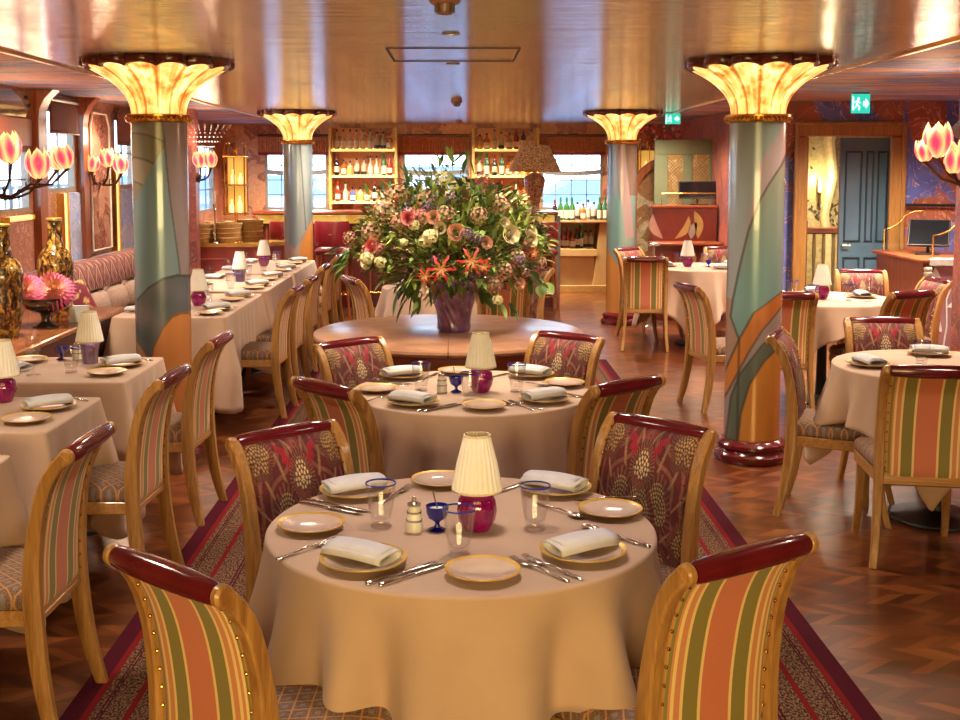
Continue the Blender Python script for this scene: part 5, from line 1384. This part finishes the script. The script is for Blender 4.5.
# ---------------------------------------------------------------- bar counter, stools, back shelves, bottles
ONYX = NT('lit_onyx_band'); oc = ONYX.ramp(ONYX.noise(ONYX.co(), 4, 4, .6, 1.0), [(.3, lin((206, 150, 40))), (.6, lin((246, 214, 110)))])
ONYXM = ONYX.pbr(oc, .3, 0, None, Emission_Color=oc, Emission_Strength=.55)
t = thing('bar_counter', (-.64, 14.35, 0), 'long bar counter with dark top and glowing yellow onyx band', 'bar')
b = MB(); b.box(-1.85, 1.84, -.36, .32, 1.135, 1.175, .01); b.build('bar_top', REDW, t)
b = MB(); b.box(-1.80, 1.80, -.29, -.24, 1.03, 1.13, .006); b.build('onyx_band', ONYXM, t)
b = MB(); b.box(-1.80, 1.79, -.24, .28, .0, 1.135); b.build('body', plain('oxblood_bar_front', (86, 30, 30), .35, var=.3, scale=3), t)
b = MB()
for k in range(9): x = -1.7+k*.42; b.box(x-.01, x+.01, -.255, -.24, .12, 1.0, .004)
b.build('front_rib', REDV, t)
b = MB(); b.tube([(-1.8, -.40, .2), (1.8, -.40, .2)], .016, 10)
for k in range(6): b.tube([(-1.7+k*.68, -.40, .2), (-1.7+k*.68, -.22, .2)], .01, 8)
b.build('foot_rail', BRASS, t)
b = MB(); b.box(1.81, 1.87, -.32, .28, .0, 1.13, .006); b.build('grey_end_post', GREYM, t)
STL = plain('wine_leather', (120, 20, 34), .35, var=.15, Coat_Weight=.3)
def mk_stool():
    t = thing('bar_stool', (0, 0, -50), 'x', 'stool', 'bar stools along the counter')
    b = MB(); b.box(-.20, .20, -.19, .20, .70, .78, .03); b.build('seat', STL, t)
    b = MB(); N = 12
    rg = []
    for z in (.80, .82, 1.07, 1.09):
        d = .0 if z in (.82, 1.07) else .008
        rg.append([((.21-d)*math.sin(a), -.06-(.17-d)*math.cos(a*.9), z) for a in [(-1.35+2.7*i/N) for i in range(N+1)]]+[((.17+d)*math.sin(a), -.06-(.13+d)*math.cos(a*.9), z) for a in [(1.35-2.7*i/N) for i in range(N+1)]])
    b.loft(rg); b.build('backrest', STL, t)
    for (sx, sy) in ((-1, -1), (1, -1), (1, 1), (-1, 1)):
        b = MB(); b.tube([(sx*.16, sy*.15, .70), (sx*.18, sy*.17, .4), (sx*.215, sy*.205, 0)], [.02, .018, .013], 8); b.build('leg', REDV, t)
    b = MB(); n = 32; b.tube([(.205*math.cos(2*PI*k/n), .195*math.sin(2*PI*k/n), .24) for k in range(n+1)], .009, 8); b.build('foot_ring', BRASS, t)
    b = MB(); b.box(-.02, .02, -.238, -.224, .93, .95, .003); b.build('brass_stud', BRASS, t)
    return t
ST = Proto(mk_stool())
for (x, y, l) in ((-1.97, 13.45, 'wine-red bar stool left of the rear left column'), (-1.46, 13.5, 'wine-red bar stool just right of the rear left column'), (-.60, 13.55, 'wine-red bar stool mostly behind the bouquet'), (.92, 13.3, 'wine-red bar stool right of the bouquet, at the bar end')):
    ST.put((x, y, 0), .05*x, l)
# stemmed mottled lamp on the bar
t = thing('large_lamp', (.93, 14.32, 1.1755), 'large mottled urn lamp with brown speckled shade on the bar', 'lamp')
def speck(p):
    v = math.sin(p[0]*60+math.sin(p[2]*80)*2)+math.sin(p[1]*70+p[2]*50)+math.sin(p[2]*110+p[0]*30)
    return lin((96, 60, 36)) if v > 1.1 else (lin((196, 140, 84)) if v > -.6 else lin((214, 172, 116)))
b = MB(); b.lathe(resamp([(.07, 0), (.075, .02), (.055, .05), (.07, .12), (.11, .25), (.135, .36), (.12, .43), (.06, .455), (.03, .47), (0, .475)], 50), 64); b.build('urn_body', SPECKG, t)
b = MB(); b.lathe(resamp([(.325, .485), (.175, .805)], 30), 72, caps=False); b.build('lamp_shade', SPECKS, t)
b = MB(); b.lathe([(.012, .47), (.012, .56)], 12); b.lathe([(.324, .48), (.328, .486), (.324, .492)], 48, caps=False); b.build('fittings', BRASS, t)

# bottles
def mk_bottle(prof, body_m, label_m, cap_m, zl, cap_z, nm):
    t = thing(nm, (0, 0, -50), 'x', 'bottle'); s = prof
    b = MB(); b.lathe(s, 16); b.build('glass_body', body_m, t)
    r = max(p[0] for p in s)*1.02; b = MB(); b.lathe([(r, zl[0]), (r, zl[1])], 16, caps=False); b.build('label', label_m, t)
    b = MB(); b.lathe([(0, cap_z[0]), (cap_z[2], cap_z[0]), (cap_z[2], cap_z[1]), (0, cap_z[1])], 12); b.build('cap', cap_m, t)
    return t
def tall(h, r, sh=.62): return [(0, 0), (r*.95, 0), (r, .01), (r, h*sh), (r*.6, h*(sh+.10)), (r*.34, h*(sh+.18)), (r*.32, h), (0, h)]
def squat(h, r): return [(0, 0), (r*.95, 0), (r, .01), (r*1.0, h*.55), (r*.9, h*.66), (r*.3, h*.76), (r*.3, h), (0, h)]
G_ = lambda n, c, e=0.0: plain(n, c, .08, var=.15, Coat_Weight=.8, **({'Transmission_Weight': .3}))
AMB = G_('amber_spirit', (206, 120, 50)); GRN = G_('green_bottle_glass', (60, 120, 62)); CLR = G_('clear_spirit', (226, 214, 176)); RED = G_('red_spirit', (176, 56, 38)); DRK = G_('dark_bottle_glass', (48, 34, 26)); BLU = G_('blue_spirit', (96, 110, 176))
LBL = plain('cream_label', (236, 222, 186), .7); LB2 = plain('black_label', (40, 34, 32), .6); LB3 = plain('ochre_label', (222, 178, 80), .7); CAPD = plain('dark_cap', (52, 26, 22), .4); CAPR = plain('red_cap', (160, 32, 34), .4); CAPG = plain('green_foil', (44, 110, 74), .35, .4)
KIND = {
 'gold': (mk_bottle(tall(.27, .036, .50), CLR, LBL, CAPD, (.04, .12), (.25, .28, .014), 'bottle'), 'pale gold bottle with cream label'),
 'clear': (mk_bottle(squat(.24, .042), CLR, LB2, CAPD, (.02, .06), (.22, .25, .016), 'bottle'), 'clear square-shouldered bottle'),
 'amber': (mk_bottle(squat(.22, .044), AMB, LBL, CAPD, (.03, .10), (.20, .23, .016), 'bottle'), 'amber spirit bottle with cream label'),
 'green': (mk_bottle(tall(.31, .037), GRN, LBL, CAPG, (.03, .14), (.25, .315, .015), 'bottle'), 'green bottle with cream label'),
 'red': (mk_bottle(tall(.28, .037), RED, LBL, CAPR, (.04, .11), (.25, .285, .015), 'bottle'), 'red spirit bottle with red cap'),
 'dark': (mk_bottle(tall(.28, .036), DRK, LBL, CAPR, (.05, .13), (.25, .285, .015), 'bottle'), 'dark red-capped bottle'),
 'blue': (mk_bottle(squat(.20, .042), BLU, LBL, CAPD, (.03, .09), (.18, .21, .016), 'bottle'), 'small blue bottle'),
 'ochre': (mk_bottle(squat(.20, .042), CLR, LB3, CAPD, (.02, .11), (.18, .21, .016), 'bottle'), 'squat bottle with ochre label')}
PRB = {k: (Proto(v[0]), v[1]) for k, v in KIND.items()}
def bottles(x0, x1, y, z, seq, where, grp):
    n = len(seq)
    for i, k in enumerate(seq):
        x = x0+(x1-x0)*(i+.5)/n; p, ph = PRB[k]
        multi = seq.count(k) > 1
        p.put((x+R.uniform(-.006, .006), y+R.uniform(-.02, .02), z), R.uniform(0, 6), ph+' '+where, ph+'s '+grp if multi else grp)
SHM = plain('shelf_gilt_wood', (206, 168, 92), .4, .2, var=.15)
def shelf_unit(x0, x1, label, plan, wname):
    t = thing('bottle_shelf', ((x0+x1)/2, 16.38, 1.12), label, 'shelf', 'lit bottle shelves behind the bar'); w = (x1-x0)/2
    for s in (-1, 1): b = MB(); b.box(s*w-.02, s*w+.02, -.12, .115, 0, 1.14, .005); b.build('upright', SHM, t)
    for k, z in enumerate((.085, .45, .815)):
        b = MB(); b.box(-w+.02, w-.02, -.11, .11, z, z+.022); b.build('shelf_board', SHM, t)
        b = MB(); b.box(-w+.02, w-.02, -.122, -.111, z-.004, z+.026, .002); b.build('lit_edge', plain('lit_shelf_edge', (255, 226, 140), .4, Emission_Color=lin((255, 222, 120)), Emission_Strength=.9), t)
        b = MB(); b.box(-w+.03, w-.03, .07, .088, z+.0225, z+.034); b.build('light_strip', plain('shelf_back_light', (255, 214, 130), .4, Emission_Color=lin((255, 206, 120)), Emission_Strength=9.0), t)
    b = MB(); b.box(-w+.02, w-.02, .09, .115, .0, 1.14); b.build('painted_back', MUR_O, t)
    for k, (z, seq, nm) in enumerate(plan):
        bottles(x0+.04, x1-.04, 16.34, 1.12+z+.0225, seq, 'on the %s shelf %s' % (nm, wname), 'on the %s shelf %s' % (nm, wname))
shelf_unit(-1.80, -.88, 'lit gilt bottle shelves between the left and middle bar windows', [(.815, ['gold']*6+['clear', 'clear', 'amber'], 'top'), (.45, ['dark', 'amber', 'ochre', 'clear', 'clear', 'gold', 'gold', 'green', 'red'], 'middle'), (.085, ['red', 'gold', 'blue', 'ochre', 'amber', 'dark', 'clear', 'green'], 'bottom')], 'left of the middle bar window')
shelf_unit(.20, 1.10, 'lit gilt bottle shelves behind the large mottled lamp', [(.815, ['ochre', 'amber', 'gold', 'clear', 'amber', 'red', 'dark', 'gold'], 'top'), (.45, ['clear', 'green', 'dark', 'green', 'amber', 'gold', 'ochre', 'ochre'], 'middle'), (.085, ['red', 'amber', 'red', 'dark', 'ochre', 'gold', 'amber', 'amber'], 'bottom')], 'behind the large mottled lamp')
blind((-2.34, 16.495, 1.915), 1.0, .25, 'y', 'fringed rust blind over the bar window behind the rear left column', True)
blind((-.36, 16.495, 1.915), 1.0, .25, 'y', 'fringed rust blind over the middle bar window', True)
blind((1.58, 16.495, 1.915), .98, .25, 'y', 'fringed rust blind over the bar window right of the large lamp', True)
# back-bar cabinet with niche, under the right-hand bar window
CRM = plain('cream_gold_panel', (206, 172, 112), .35, var=.12, scale=4)
t = thing('back_bar_cabinet', (1.66, 16.05, 0), 'cream back-bar cabinet with open bottle niche under the right-hand window', 'cabinet')
b = MB(); b.box(-.42, .46, -.30, .25, .955, .985, .006); b.build('top', plain('brown_stone_top', (176, 120, 80), .25), t)
b = MB(); b.box(-.40, .44, .2, .24, 0, .955); b.box(-.40, -.36, -.24, .2, 0, .955)
b.prism([(.26, .955), (.44, .955), (.44, 0), (.16, 0)], 'y', -.26, .2); b.box(-.36, .2, -.2, .2, .0, .50); b.build('carcass', CRM, t)
b = MB(); b.box(-.36, .24, -.26, .2, .565, .60, .004); b.box(-.36, .23, -.27, -.24, .50, .60, .004); b.build('niche_shelf', CRM, t)
b = MB(); b.box(-.41, .45, -.285, -.255, .0, .10, .004); b.build('plinth', plain('ochre_plinth', (186, 150, 84), .4), t)
bottles(1.28, 2.05, 15.95, .9855, ['dark', 'green', 'green', 'green', 'clear', 'amber', 'gold', 'clear', 'green', 'green'], 'on the counter of the cream back-bar cabinet', 'on the back-bar cabinet')
bottles(1.40, 1.84, 15.92, .6005, ['red', 'red', 'amber', 'dark', 'green', 'clear', 'clear'], 'in the niche of the cream back-bar cabinet', 'in the back-bar niche')

# ---------------------------------------------------------------- arch, green screen, reception desk
t = thing('painted_arch', (2.55, 13.95, 0), 'wooden arch framing a painted panel right of the rear right column', 'arch')
b = MB(); ro, ri = .50, .42; P1 = [(-ro, 0), (-ro, 1.35)]+[(-ro*math.cos(a), 1.35+ro*math.sin(a)) for a in [PI*i/24 for i in range(25)]]+[(ro, 0), (ri, 0)]+[(ri*math.cos(a), 1.35+ri*math.sin(a)) for a in [PI*i/24 for i in range(25)]]+[(-ri, 0)]
# arch frame as a chain of blocks
outer = [(-ro, 0), (-ro, .7), (-ro, 1.35)]+[(-ro*math.cos(PI*i/24), 1.35+ro*math.sin(PI*i/24)) for i in range(1, 25)]+[(ro, .7), (ro, 0)]
inner = [(-ri, 0), (-ri, .7), (-ri, 1.35)]+[(-ri*math.cos(PI*i/24), 1.35+ri*math.sin(PI*i/24)) for i in range(1, 25)]+[(ri, .7), (ri, 0)]
b.loft([[(o[0], -.05, o[1]), (i[0], -.05, i[1]), (i[0], .05, i[1]), (o[0], .05, o[1])] for o, i in zip(outer, inner)], True); b.build('arch_frame', REDV, t)
b = MB(); b.prism([(x, z) for x, z in inner], 'y', .01, .035); b.build('painted_panel', mural('painted_arch_panel', (120, 84, 52), (150, 108, 70), (196, 176, 140), (96, 50, 36), 2.6), t)
GRS = plain('sage_green_frame', (112, 118, 88), .45, var=.1, scale=4)
t = thing('folding_screen', (2.64, 13.62, 0), 'sage green screen with two latticed panels behind the reception monitor', 'screen')
b = MB()
for (x0, x1, z0, z1) in ((-.355, -.20, .35, 1.86), (.285, .33, .35, 1.86), (-.02, .085, .35, 1.86), (-.355, .33, 1.86, 2.03), (-.355, .33, 0, .35)): b.box(x0, x1, -.02, .02, z0, z1, .004)
b.build('frame', GRS, t)
SCRM = mural('latticed_panel_paint', (150, 118, 70), (176, 144, 88), (206, 176, 120), (108, 74, 44), 3.4)
for (x0, x1) in ((-.20, -.02), (.085, .285)):
    b = MB(); b.box(x0, x1, -.008, .008, .35, 1.86); o = b.build('panel', SCRM, t)
    l = MB()
    for k in range(40):
        zz = .35+k*.04
        for sgn in (1, -1):
            xa, xb = (x0, x1); za, zb = zz, zz+sgn*(x1-x0)
            if min(za, zb) < .35 or max(za, zb) > 1.86: continue
            l.tube([(xa, -.010, za), (xb, -.010, zb)], .0028, 4)
    l.build('lattice', plain('lattice_bronze', (116, 82, 48), .5), o)
b = MB(); b.lathe([(0, 0), (.036, 0), (.034, .008), (0, .009)], 24, X=Matrix.Translation((.03, -.021, 1.48)) @ Matrix.Rotation(PI/2, 4, 'X'))
o = b.build('round_sign', plain('navy_sign', (28, 44, 74), .3), t)
b = MB(); b.box(.012, .048, -.0315, -.0300, 1.472, 1.478); b.box(.016, .044, -.0315, -.0300, 1.484, 1.489); b.box(.016, .044, -.0315, -.0300, 1.466, 1.469); b.build('sign_marking', plain('pale_sign_marking', (176, 200, 226), .5), o)
t = thing('reception_desk', (2.55, 13.0, 0), 'two-tier mahogany reception desk painted with large leaves', 'desk')
b = MB(); b.box(-.40, .38, -.20, .15, .845, .875, .006); b.box(-.38, .38, .12, .38, 1.25, 1.28, .006); b.build('counter_top', REDW, t)
b = MB(); b.box(-.37, .36, -.14, .36, 0, .845); b.box(-.36, .37, .14, .36, .875, 1.25); b.build('carcass', plain('mahogany_desk_panel', (98, 34, 28), .3, var=.25, scale=4, Coat_Weight=.3), t)
LEAFC = [plain('painted_leaf_rose', (150, 110, 96), .4), plain('painted_leaf_gold', (150, 116, 66), .4), plain('painted_leaf_grey', (134, 118, 108), .4)]
def leaf_motif(b, x, z, L, w, ang, y, bend=.25, th=.004):
    ca, sa = math.cos(ang), math.sin(ang); P = []
    for i in range(13):
        q = i/12; P.append((L*q, w*math.sin(PI*q)**.8*(1 if q < 1 else 0)+bend*L*math.sin(PI*q*.9)*.4))
    for i in range(11, 0, -1):
        q = i/12; P.append((L*q, -w*math.sin(PI*q)**.8+bend*L*math.sin(PI*q*.9)*.4))
    b.prism([(x+a*ca-c*sa, z+a*sa+c*ca) for a, c in P], 'y', y-th, y)
for i, (x, z, L, w, an, be, m) in enumerate(((-.24, .90, .30, .05, 1.9, .5, 0), (-.10, .90, .30, .04, 1.1, -.5, 1), (.08, .90, .20, .045, 1.2, .3, 2), (.16, .90, .32, .05, 1.75, -.3, 1), (-.20, .52, .26, .05, 1.9, .4, 2), (-.05, .55, .25, .045, 1.1, -.3, 1), (.18, .52, .26, .05, 1.4, .3, 0))):
    b = MB(); leaf_motif(b, x, z, L, w, an, .139 if z > .8 else -.141, be); b.build('leaf_motif', LEAFC[m], t)
t = thing('glass_guard', (2.60, 13.2, 1.2805), 'low glass guard with brass rail on the reception desk', 'guard')
b = MB(); b.box(-.30, .30, -.055, -.049, .0, .13); b.build('glass', PANE, t)
b = MB(); b.tube([(-.31, -.052, 0), (-.31, -.052, .135), (.31, -.052, .135), (.31, -.052, 0)], .006, 8); b.build('rail', BRASS, t)
def monitor(loc, w, h, tilt, rz, label):
    t = thing('monitor', loc, label, 'monitor', None, rz)
    X = Matrix.Translation((0, 0, .07)) @ Matrix.Rotation(tilt, 4, 'X')
    b = MB(); b.box(-w/2, w/2, -.012, .012, 0, h, .006, X); b.build('housing', BLACK, t)
    b = MB(); b.box(-w/2+.012, w/2-.012, -.0135, -.0115, .012, h-.012, 0, X); b.build('screen', BLKGL, t)
    b = MB(); b.box(-.10, .10, -.08, .09, 0, .012, .004); b.tube([(0, .04, .01), (0, .03, .12)], .014, 8); b.build('stand', BLACK, t)
    return t
monitor((2.74, 13.32, 1.2805), .44, .20, -.2, .0, 'black monitor on the reception desk before the sage screen')
t = thing('queue_post', (2.10, 12.45, 0), 'slim silver post with square head left of the reception desk', 'post')
b = MB(); b.lathe([(0, 0), (.13, 0), (.12, .02), (.02, .035), (.016, .05), (.016, .88)], 24); b.build('pole', SILVER, t)
b = MB(); b.box(-.06, .06, -.035, .035, .86, .90, .008, Matrix.Translation((0, 0, .0)) @ Matrix.Rotation(.0, 4, 'X')); b.build('head', SILVER, t)
monitor_row = None

# ---------------------------------------------------------------- podium with glass guards
t = thing('podium', (3.88, 9.5, 0), 'podium desk with mauve front panel of white leaves before the dark blue door', 'desk')
b = MB(); b.box(-.10, 1.22, -.03, 1.10, .925, .955, .006); b.build('desk_top', REDW, t)
b = MB(); b.box(-.06, 1.2, .02, 1.08, .0, .925); b.build('carcass', REDV, t)
b = MB(); b.box(.02, 1.2, -.012, .02, .05, .90, .004); b.build('front_panel', plain('mauve_panel', (160, 118, 122), .4, var=.15, scale=6), t)
b = MB(); b.box(-.02, 1.22, -.05, -.0, .90, .965, .008); b.build('silver_capping', plain('pale_silver_capping', (206, 206, 196), .35, .3), t)
b = MB()
for k in range(22): b.lathe([(.03, 0), (.036, .012), (.036, .022), (.03, .034)], 14, c=(-.03, -.015, .08+k*.037))
b.build('ribbed_corner', plain('ivory_ribbing', (206, 196, 170), .4), t)
PL = plain('white_leaf_inlay', (222, 226, 216), .4)
for (x, z, L, w, an, be) in ((.10, .35, .30, .05, 1.9, .3), (.14, .56, .22, .04, .6, -.3), (.10, .70, .20, .035, 1.9, .3), (.16, .72, .24, .04, .5, .3), (.34, .34, .34, .06, 1.3, .3), (.42, .62, .28, .05, .4, -.3), (.50, .80, .18, .03, .3, .2), (.30, .18, .3, .05, .3, .3)):
    b = MB(); leaf_motif(b, x, z, L, w, an, -.0125, be); b.build('leaf_inlay', PL, t)
b = MB(); b.tube([(.10, -.016, .10), (.14, -.016, .4), (.13, -.016, .62), (.2, -.016, .84)], .007, 6); b.build('stem_inlay', PL, t)
def guard(loc, rz, pts, label):
    t = thing('glass_guard', loc, label, 'guard', None, rz)
    b = MB(); P = [(pts[0][0], 0)]+pts+[(pts[-1][0], 0)]; b.prism(P, 'y', -.003, .003); b.build('glass', PANE, t)
    b = MB(); b.tube([(pts[0][0], 0, 0)]+[(x, 0, z) for x, z in pts]+[(pts[-1][0], 0, 0)], .008, 8); b.build('brass_rail', BRASS, t)
    return t
guard((3.80, 10.35, .9555), rad(0), [(-.0, .20), (.05, .21), (.12, .25), (.18, .32), (.26, .36), (.55, .37)], 'curved brass-railed glass guard at the back of the podium')
guard((3.88, 9.50, .9655), rad(0), [(.01, .185), (.06, .19), (.14, .22), (.22, .29), (.30, .34), (.36, .36), (.7, .36)], 'curved brass-railed glass guard along the front of the podium')
monitor((4.05, 10.0, .9555), .34, .30, -.75, rad(-25), 'black tilted monitor on the podium between the glass guards')
t = thing('wall_shelf_rail', (4.5, 10.75, 1.36), 'thin dark rail on the blue wall above the podium', 'rail')
b = MB(); b.tube([(-.42, 0, 0), (.5, 0, -.01)], .014, 8); b.build('bar', BLACK, t)
b = MB()
for x in (-.3, .35): b.tube([(x, 0, 0), (x, .049, 0)], .008, 6)
b.build('bracket', BLACK, t)

# ---------------------------------------------------------------- hall beyond the door
t = thing('banister', (3.70, 12.0, 0), 'dark wooden stair banister seen through the open doorway', 'banister')
b = MB(); b.box(-.35, .7, -.03, .03, 1.02, 1.09, .012); b.build('handrail', DARKW, t)
b = MB(); b.box(-.35, .7, -.025, .025, .08, .13, .004); b.build('bottom_rail', DARKW, t)
b = MB(); b.box(-.18, -.10, -.04, .04, 0, 1.16, .008); b.build('newel_post', DARKW, t)
for k in range(7):
    b = MB(); b.lathe([(.018, .13), (.022, .2), (.012, .3), (.018, .45), (.012, .6), (.02, .8), (.016, 1.02)], 12, c=(-.02+k*.10, 0, 0)); b.build('baluster', plain('umber_baluster', (112, 92, 54), .4), t)
t = thing('hall_tree_relief', (4.09, 12.9, 0), 'painted gold tree with leaf crown on the hall wall', 'mural')
DK = plain('umber_leaf_paint', (84, 72, 42), .6); b = MB()
trunk = [(.0, .3), (.02, .8), (-.03, 1.2), (.05, 1.6), (.0, 2.0), (.08, 2.28)]
b.tube([(x, -.012, z) for x, z in trunk], [.05, .045, .05, .055, .06, .08], 8); b.build('trunk', plain('pale_gold_trunk', (226, 208, 150), .5), t)
b = MB()
for i in range(95):
    q = i/95; 
    if i < 55: x, z = R.gauss(.05, .17), R.gauss(1.22, .10)
    else: x, z = R.choice([-1, 1])*R.uniform(.10, .42), R.uniform(1.6, 2.25)
    an = R.uniform(0, 6.28); L = .055; ca, sa = math.cos(an), math.sin(an)
    b.prism([(x, z), (x+L*.5*ca-.013*sa, z+L*.5*sa+.013*ca), (x+L*ca, z+L*sa), (x+L*.5*ca+.013*sa, z+L*.5*sa-.013*ca)], 'y', -.008-.0002*(i % 7), -.0005)
tag(b.build('leaves', DK, t), kind='stuff')
t = thing('hall_wall_lamp', (3.985, 12.895, 1.42), 'slim glowing wall lamp in the hall beyond the doorway', 'lamp')
b = MB(); b.lathe([(0, -.12), (.02, -.12), (.012, -.05), (.02, 0), (0, .01)], 12, c=(0, -.05, 0)); b.tube([(0, 0, -.05), (0, -.05, -.06)], .008, 6); b.build('bracket', BRONZE, t)
b = MB(); b.lathe([(0, 0), (.02, .01), (.022, .10), (.012, .15), (0, .16)], 14, c=(0, -.05, .01)); b.build('shade', plain('lit_candle_glass', (255, 230, 180), .3), t)
d = bpy.data.lights.new('hall_lamp_bulb', 'POINT'); d.energy = 9; d.color = (1, .82, .5); d.shadow_soft_size = .04
o = bpy.data.objects.new('hall_lamp_bulb', d); COL.objects.link(o); o.location = (3.985, 12.72, 1.56)

# ---------------------------------------------------------------- ceiling fittings, exit signs
def exit_sign(x, y, w, h, label):
    t = thing('exit_sign', (x, y, H-.012), label, 'sign', 'lit green exit signs')
    tq = plain('lit_exit_green', (40, 196, 170), .4, Emission_Color=lin((40, 214, 190)), Emission_Strength=.9); wh = plain('lit_exit_white', (240, 255, 250), .4, Emission_Color=(.9, 1, .97), Emission_Strength=1.3)
    b = MB(); b.box(-w/2, w/2, -.012, .012, -h, 0, .003); b.build('lit_panel', tq, t)
    b = MB(); b.box(-w/2+.01, w/2-.01, -.02, .02, 0, .012); b.build('mount', GREYM, t)
    k = h/.155; y_ = -.0125
    b = MB(); b.prism([(w*.12, -h*.38), (w*.26, -h*.38), (w*.26, -h*.22), (w*.44, -h*.5), (w*.26, -h*.78), (w*.26, -h*.62), (w*.12, -h*.62)], 'y', y_-.002, y_); b.build('arrow', wh, t)
    b = MB(); cx_ = -w*.20
    b.lathe([(0, 0), (.010*k, 0), (.010*k, .002), (0, .002)], 12, X=Matrix.Translation((cx_+.008*k, y_, -h*.24)) @ Matrix.Rotation(PI/2, 4, 'X'))
    for P in ([(cx_, -h*.33), (cx_-.004*k, -h*.55)], [(cx_-.004*k, -h*.55), (cx_+.018*k, -h*.66), (cx_+.014*k, -h*.84)], [(cx_-.004*k, -h*.55), (cx_-.016*k, -h*.70), (cx_-.034*k, -h*.74)], [(cx_, -h*.35), (cx_+.022*k, -h*.47)], [(cx_, -h*.35), (cx_-.022*k, -h*.44)]):
        b.tube([(a, y_-.001, c) for a, c in P], .0055*k, 6)
    b.box(-w*.46, -w*.40, y_-.002, y_, -h*.86, -h*.14); b.build('running_figure', wh, t)
    return t
exit_sign(3.26, 9.5, .148, .155, 'lit turquoise exit sign hanging above the dark blue door')
exit_sign(2.36, 12.9, .165, .115, 'lit turquoise exit sign hanging near the rear right column')
def mk_det(r, h):
    t = thing('smoke_detector', (0, 0, -50), 'x', 'smoke detector', 'ceiling smoke detectors')
    b = MB(); b.lathe([(0, 0), (r, 0), (r, -h*.42), (r*.86, -h*.5), (0, -h*.5)], 32); b.build('base', plain('detector_tan', (176, 124, 96), .45), t)
    b = MB(); b.lathe([(0, -h*.5), (r*.62, -h*.5), (r*.66, -h*.7), (r*.45, -h), (0, -h)], 28); b.build('sensor_head', plain('detector_tan_head', (156, 104, 78), .45), t)
    b = MB()
    for k in range(10): a = 2*PI*k/10; b.box(-.004, .004, r*.55, r*.68, -h*.92, -h*.52, 0, Matrix.Rotation(a, 4, 'Z'))
    b.build('vane', GREYM, t)
    return t
DET = Proto(mk_det(.054, .070))
DET.put((-.05, 4.15, H), 0, 'tan smoke detector on the ceiling nearest the camera')
DET.put((-.02, 10.4, H), 0, 'tan smoke detector on the ceiling beyond the access hatch', scale=.95)
DET.put((0, 15.0, H), 0, 'small tan smoke detector on the ceiling close to the bar', scale=.75)
def mk_dl():
    t = thing('downlight', (0, 0, -50), 'x', 'ceiling light', 'recessed ceiling downlights')
    b = MB(); b.lathe([(.022, .0), (.04, -.0), (.042, -.004), (.036, -.007), (.024, -.006)], 28, caps=False); b.build('bezel', SILVER, t)
    b = MB(); b.lathe([(0, -.002), (.024, -.002), (.024, -.001), (0, -.001)], 20); b.build('lens', plain('downlight_lens', (236, 220, 190), .2, Emission_Color=lin((255, 220, 170)), Emission_Strength=1.5), t)
    return t
DL = Proto(mk_dl())
DL.put((-.037, 5.37, H), 0, 'recessed downlight between the nearest smoke detector and the access hatch')
DL.put((-.035, 6.90, H), 0, 'recessed downlight just beyond the access hatch')
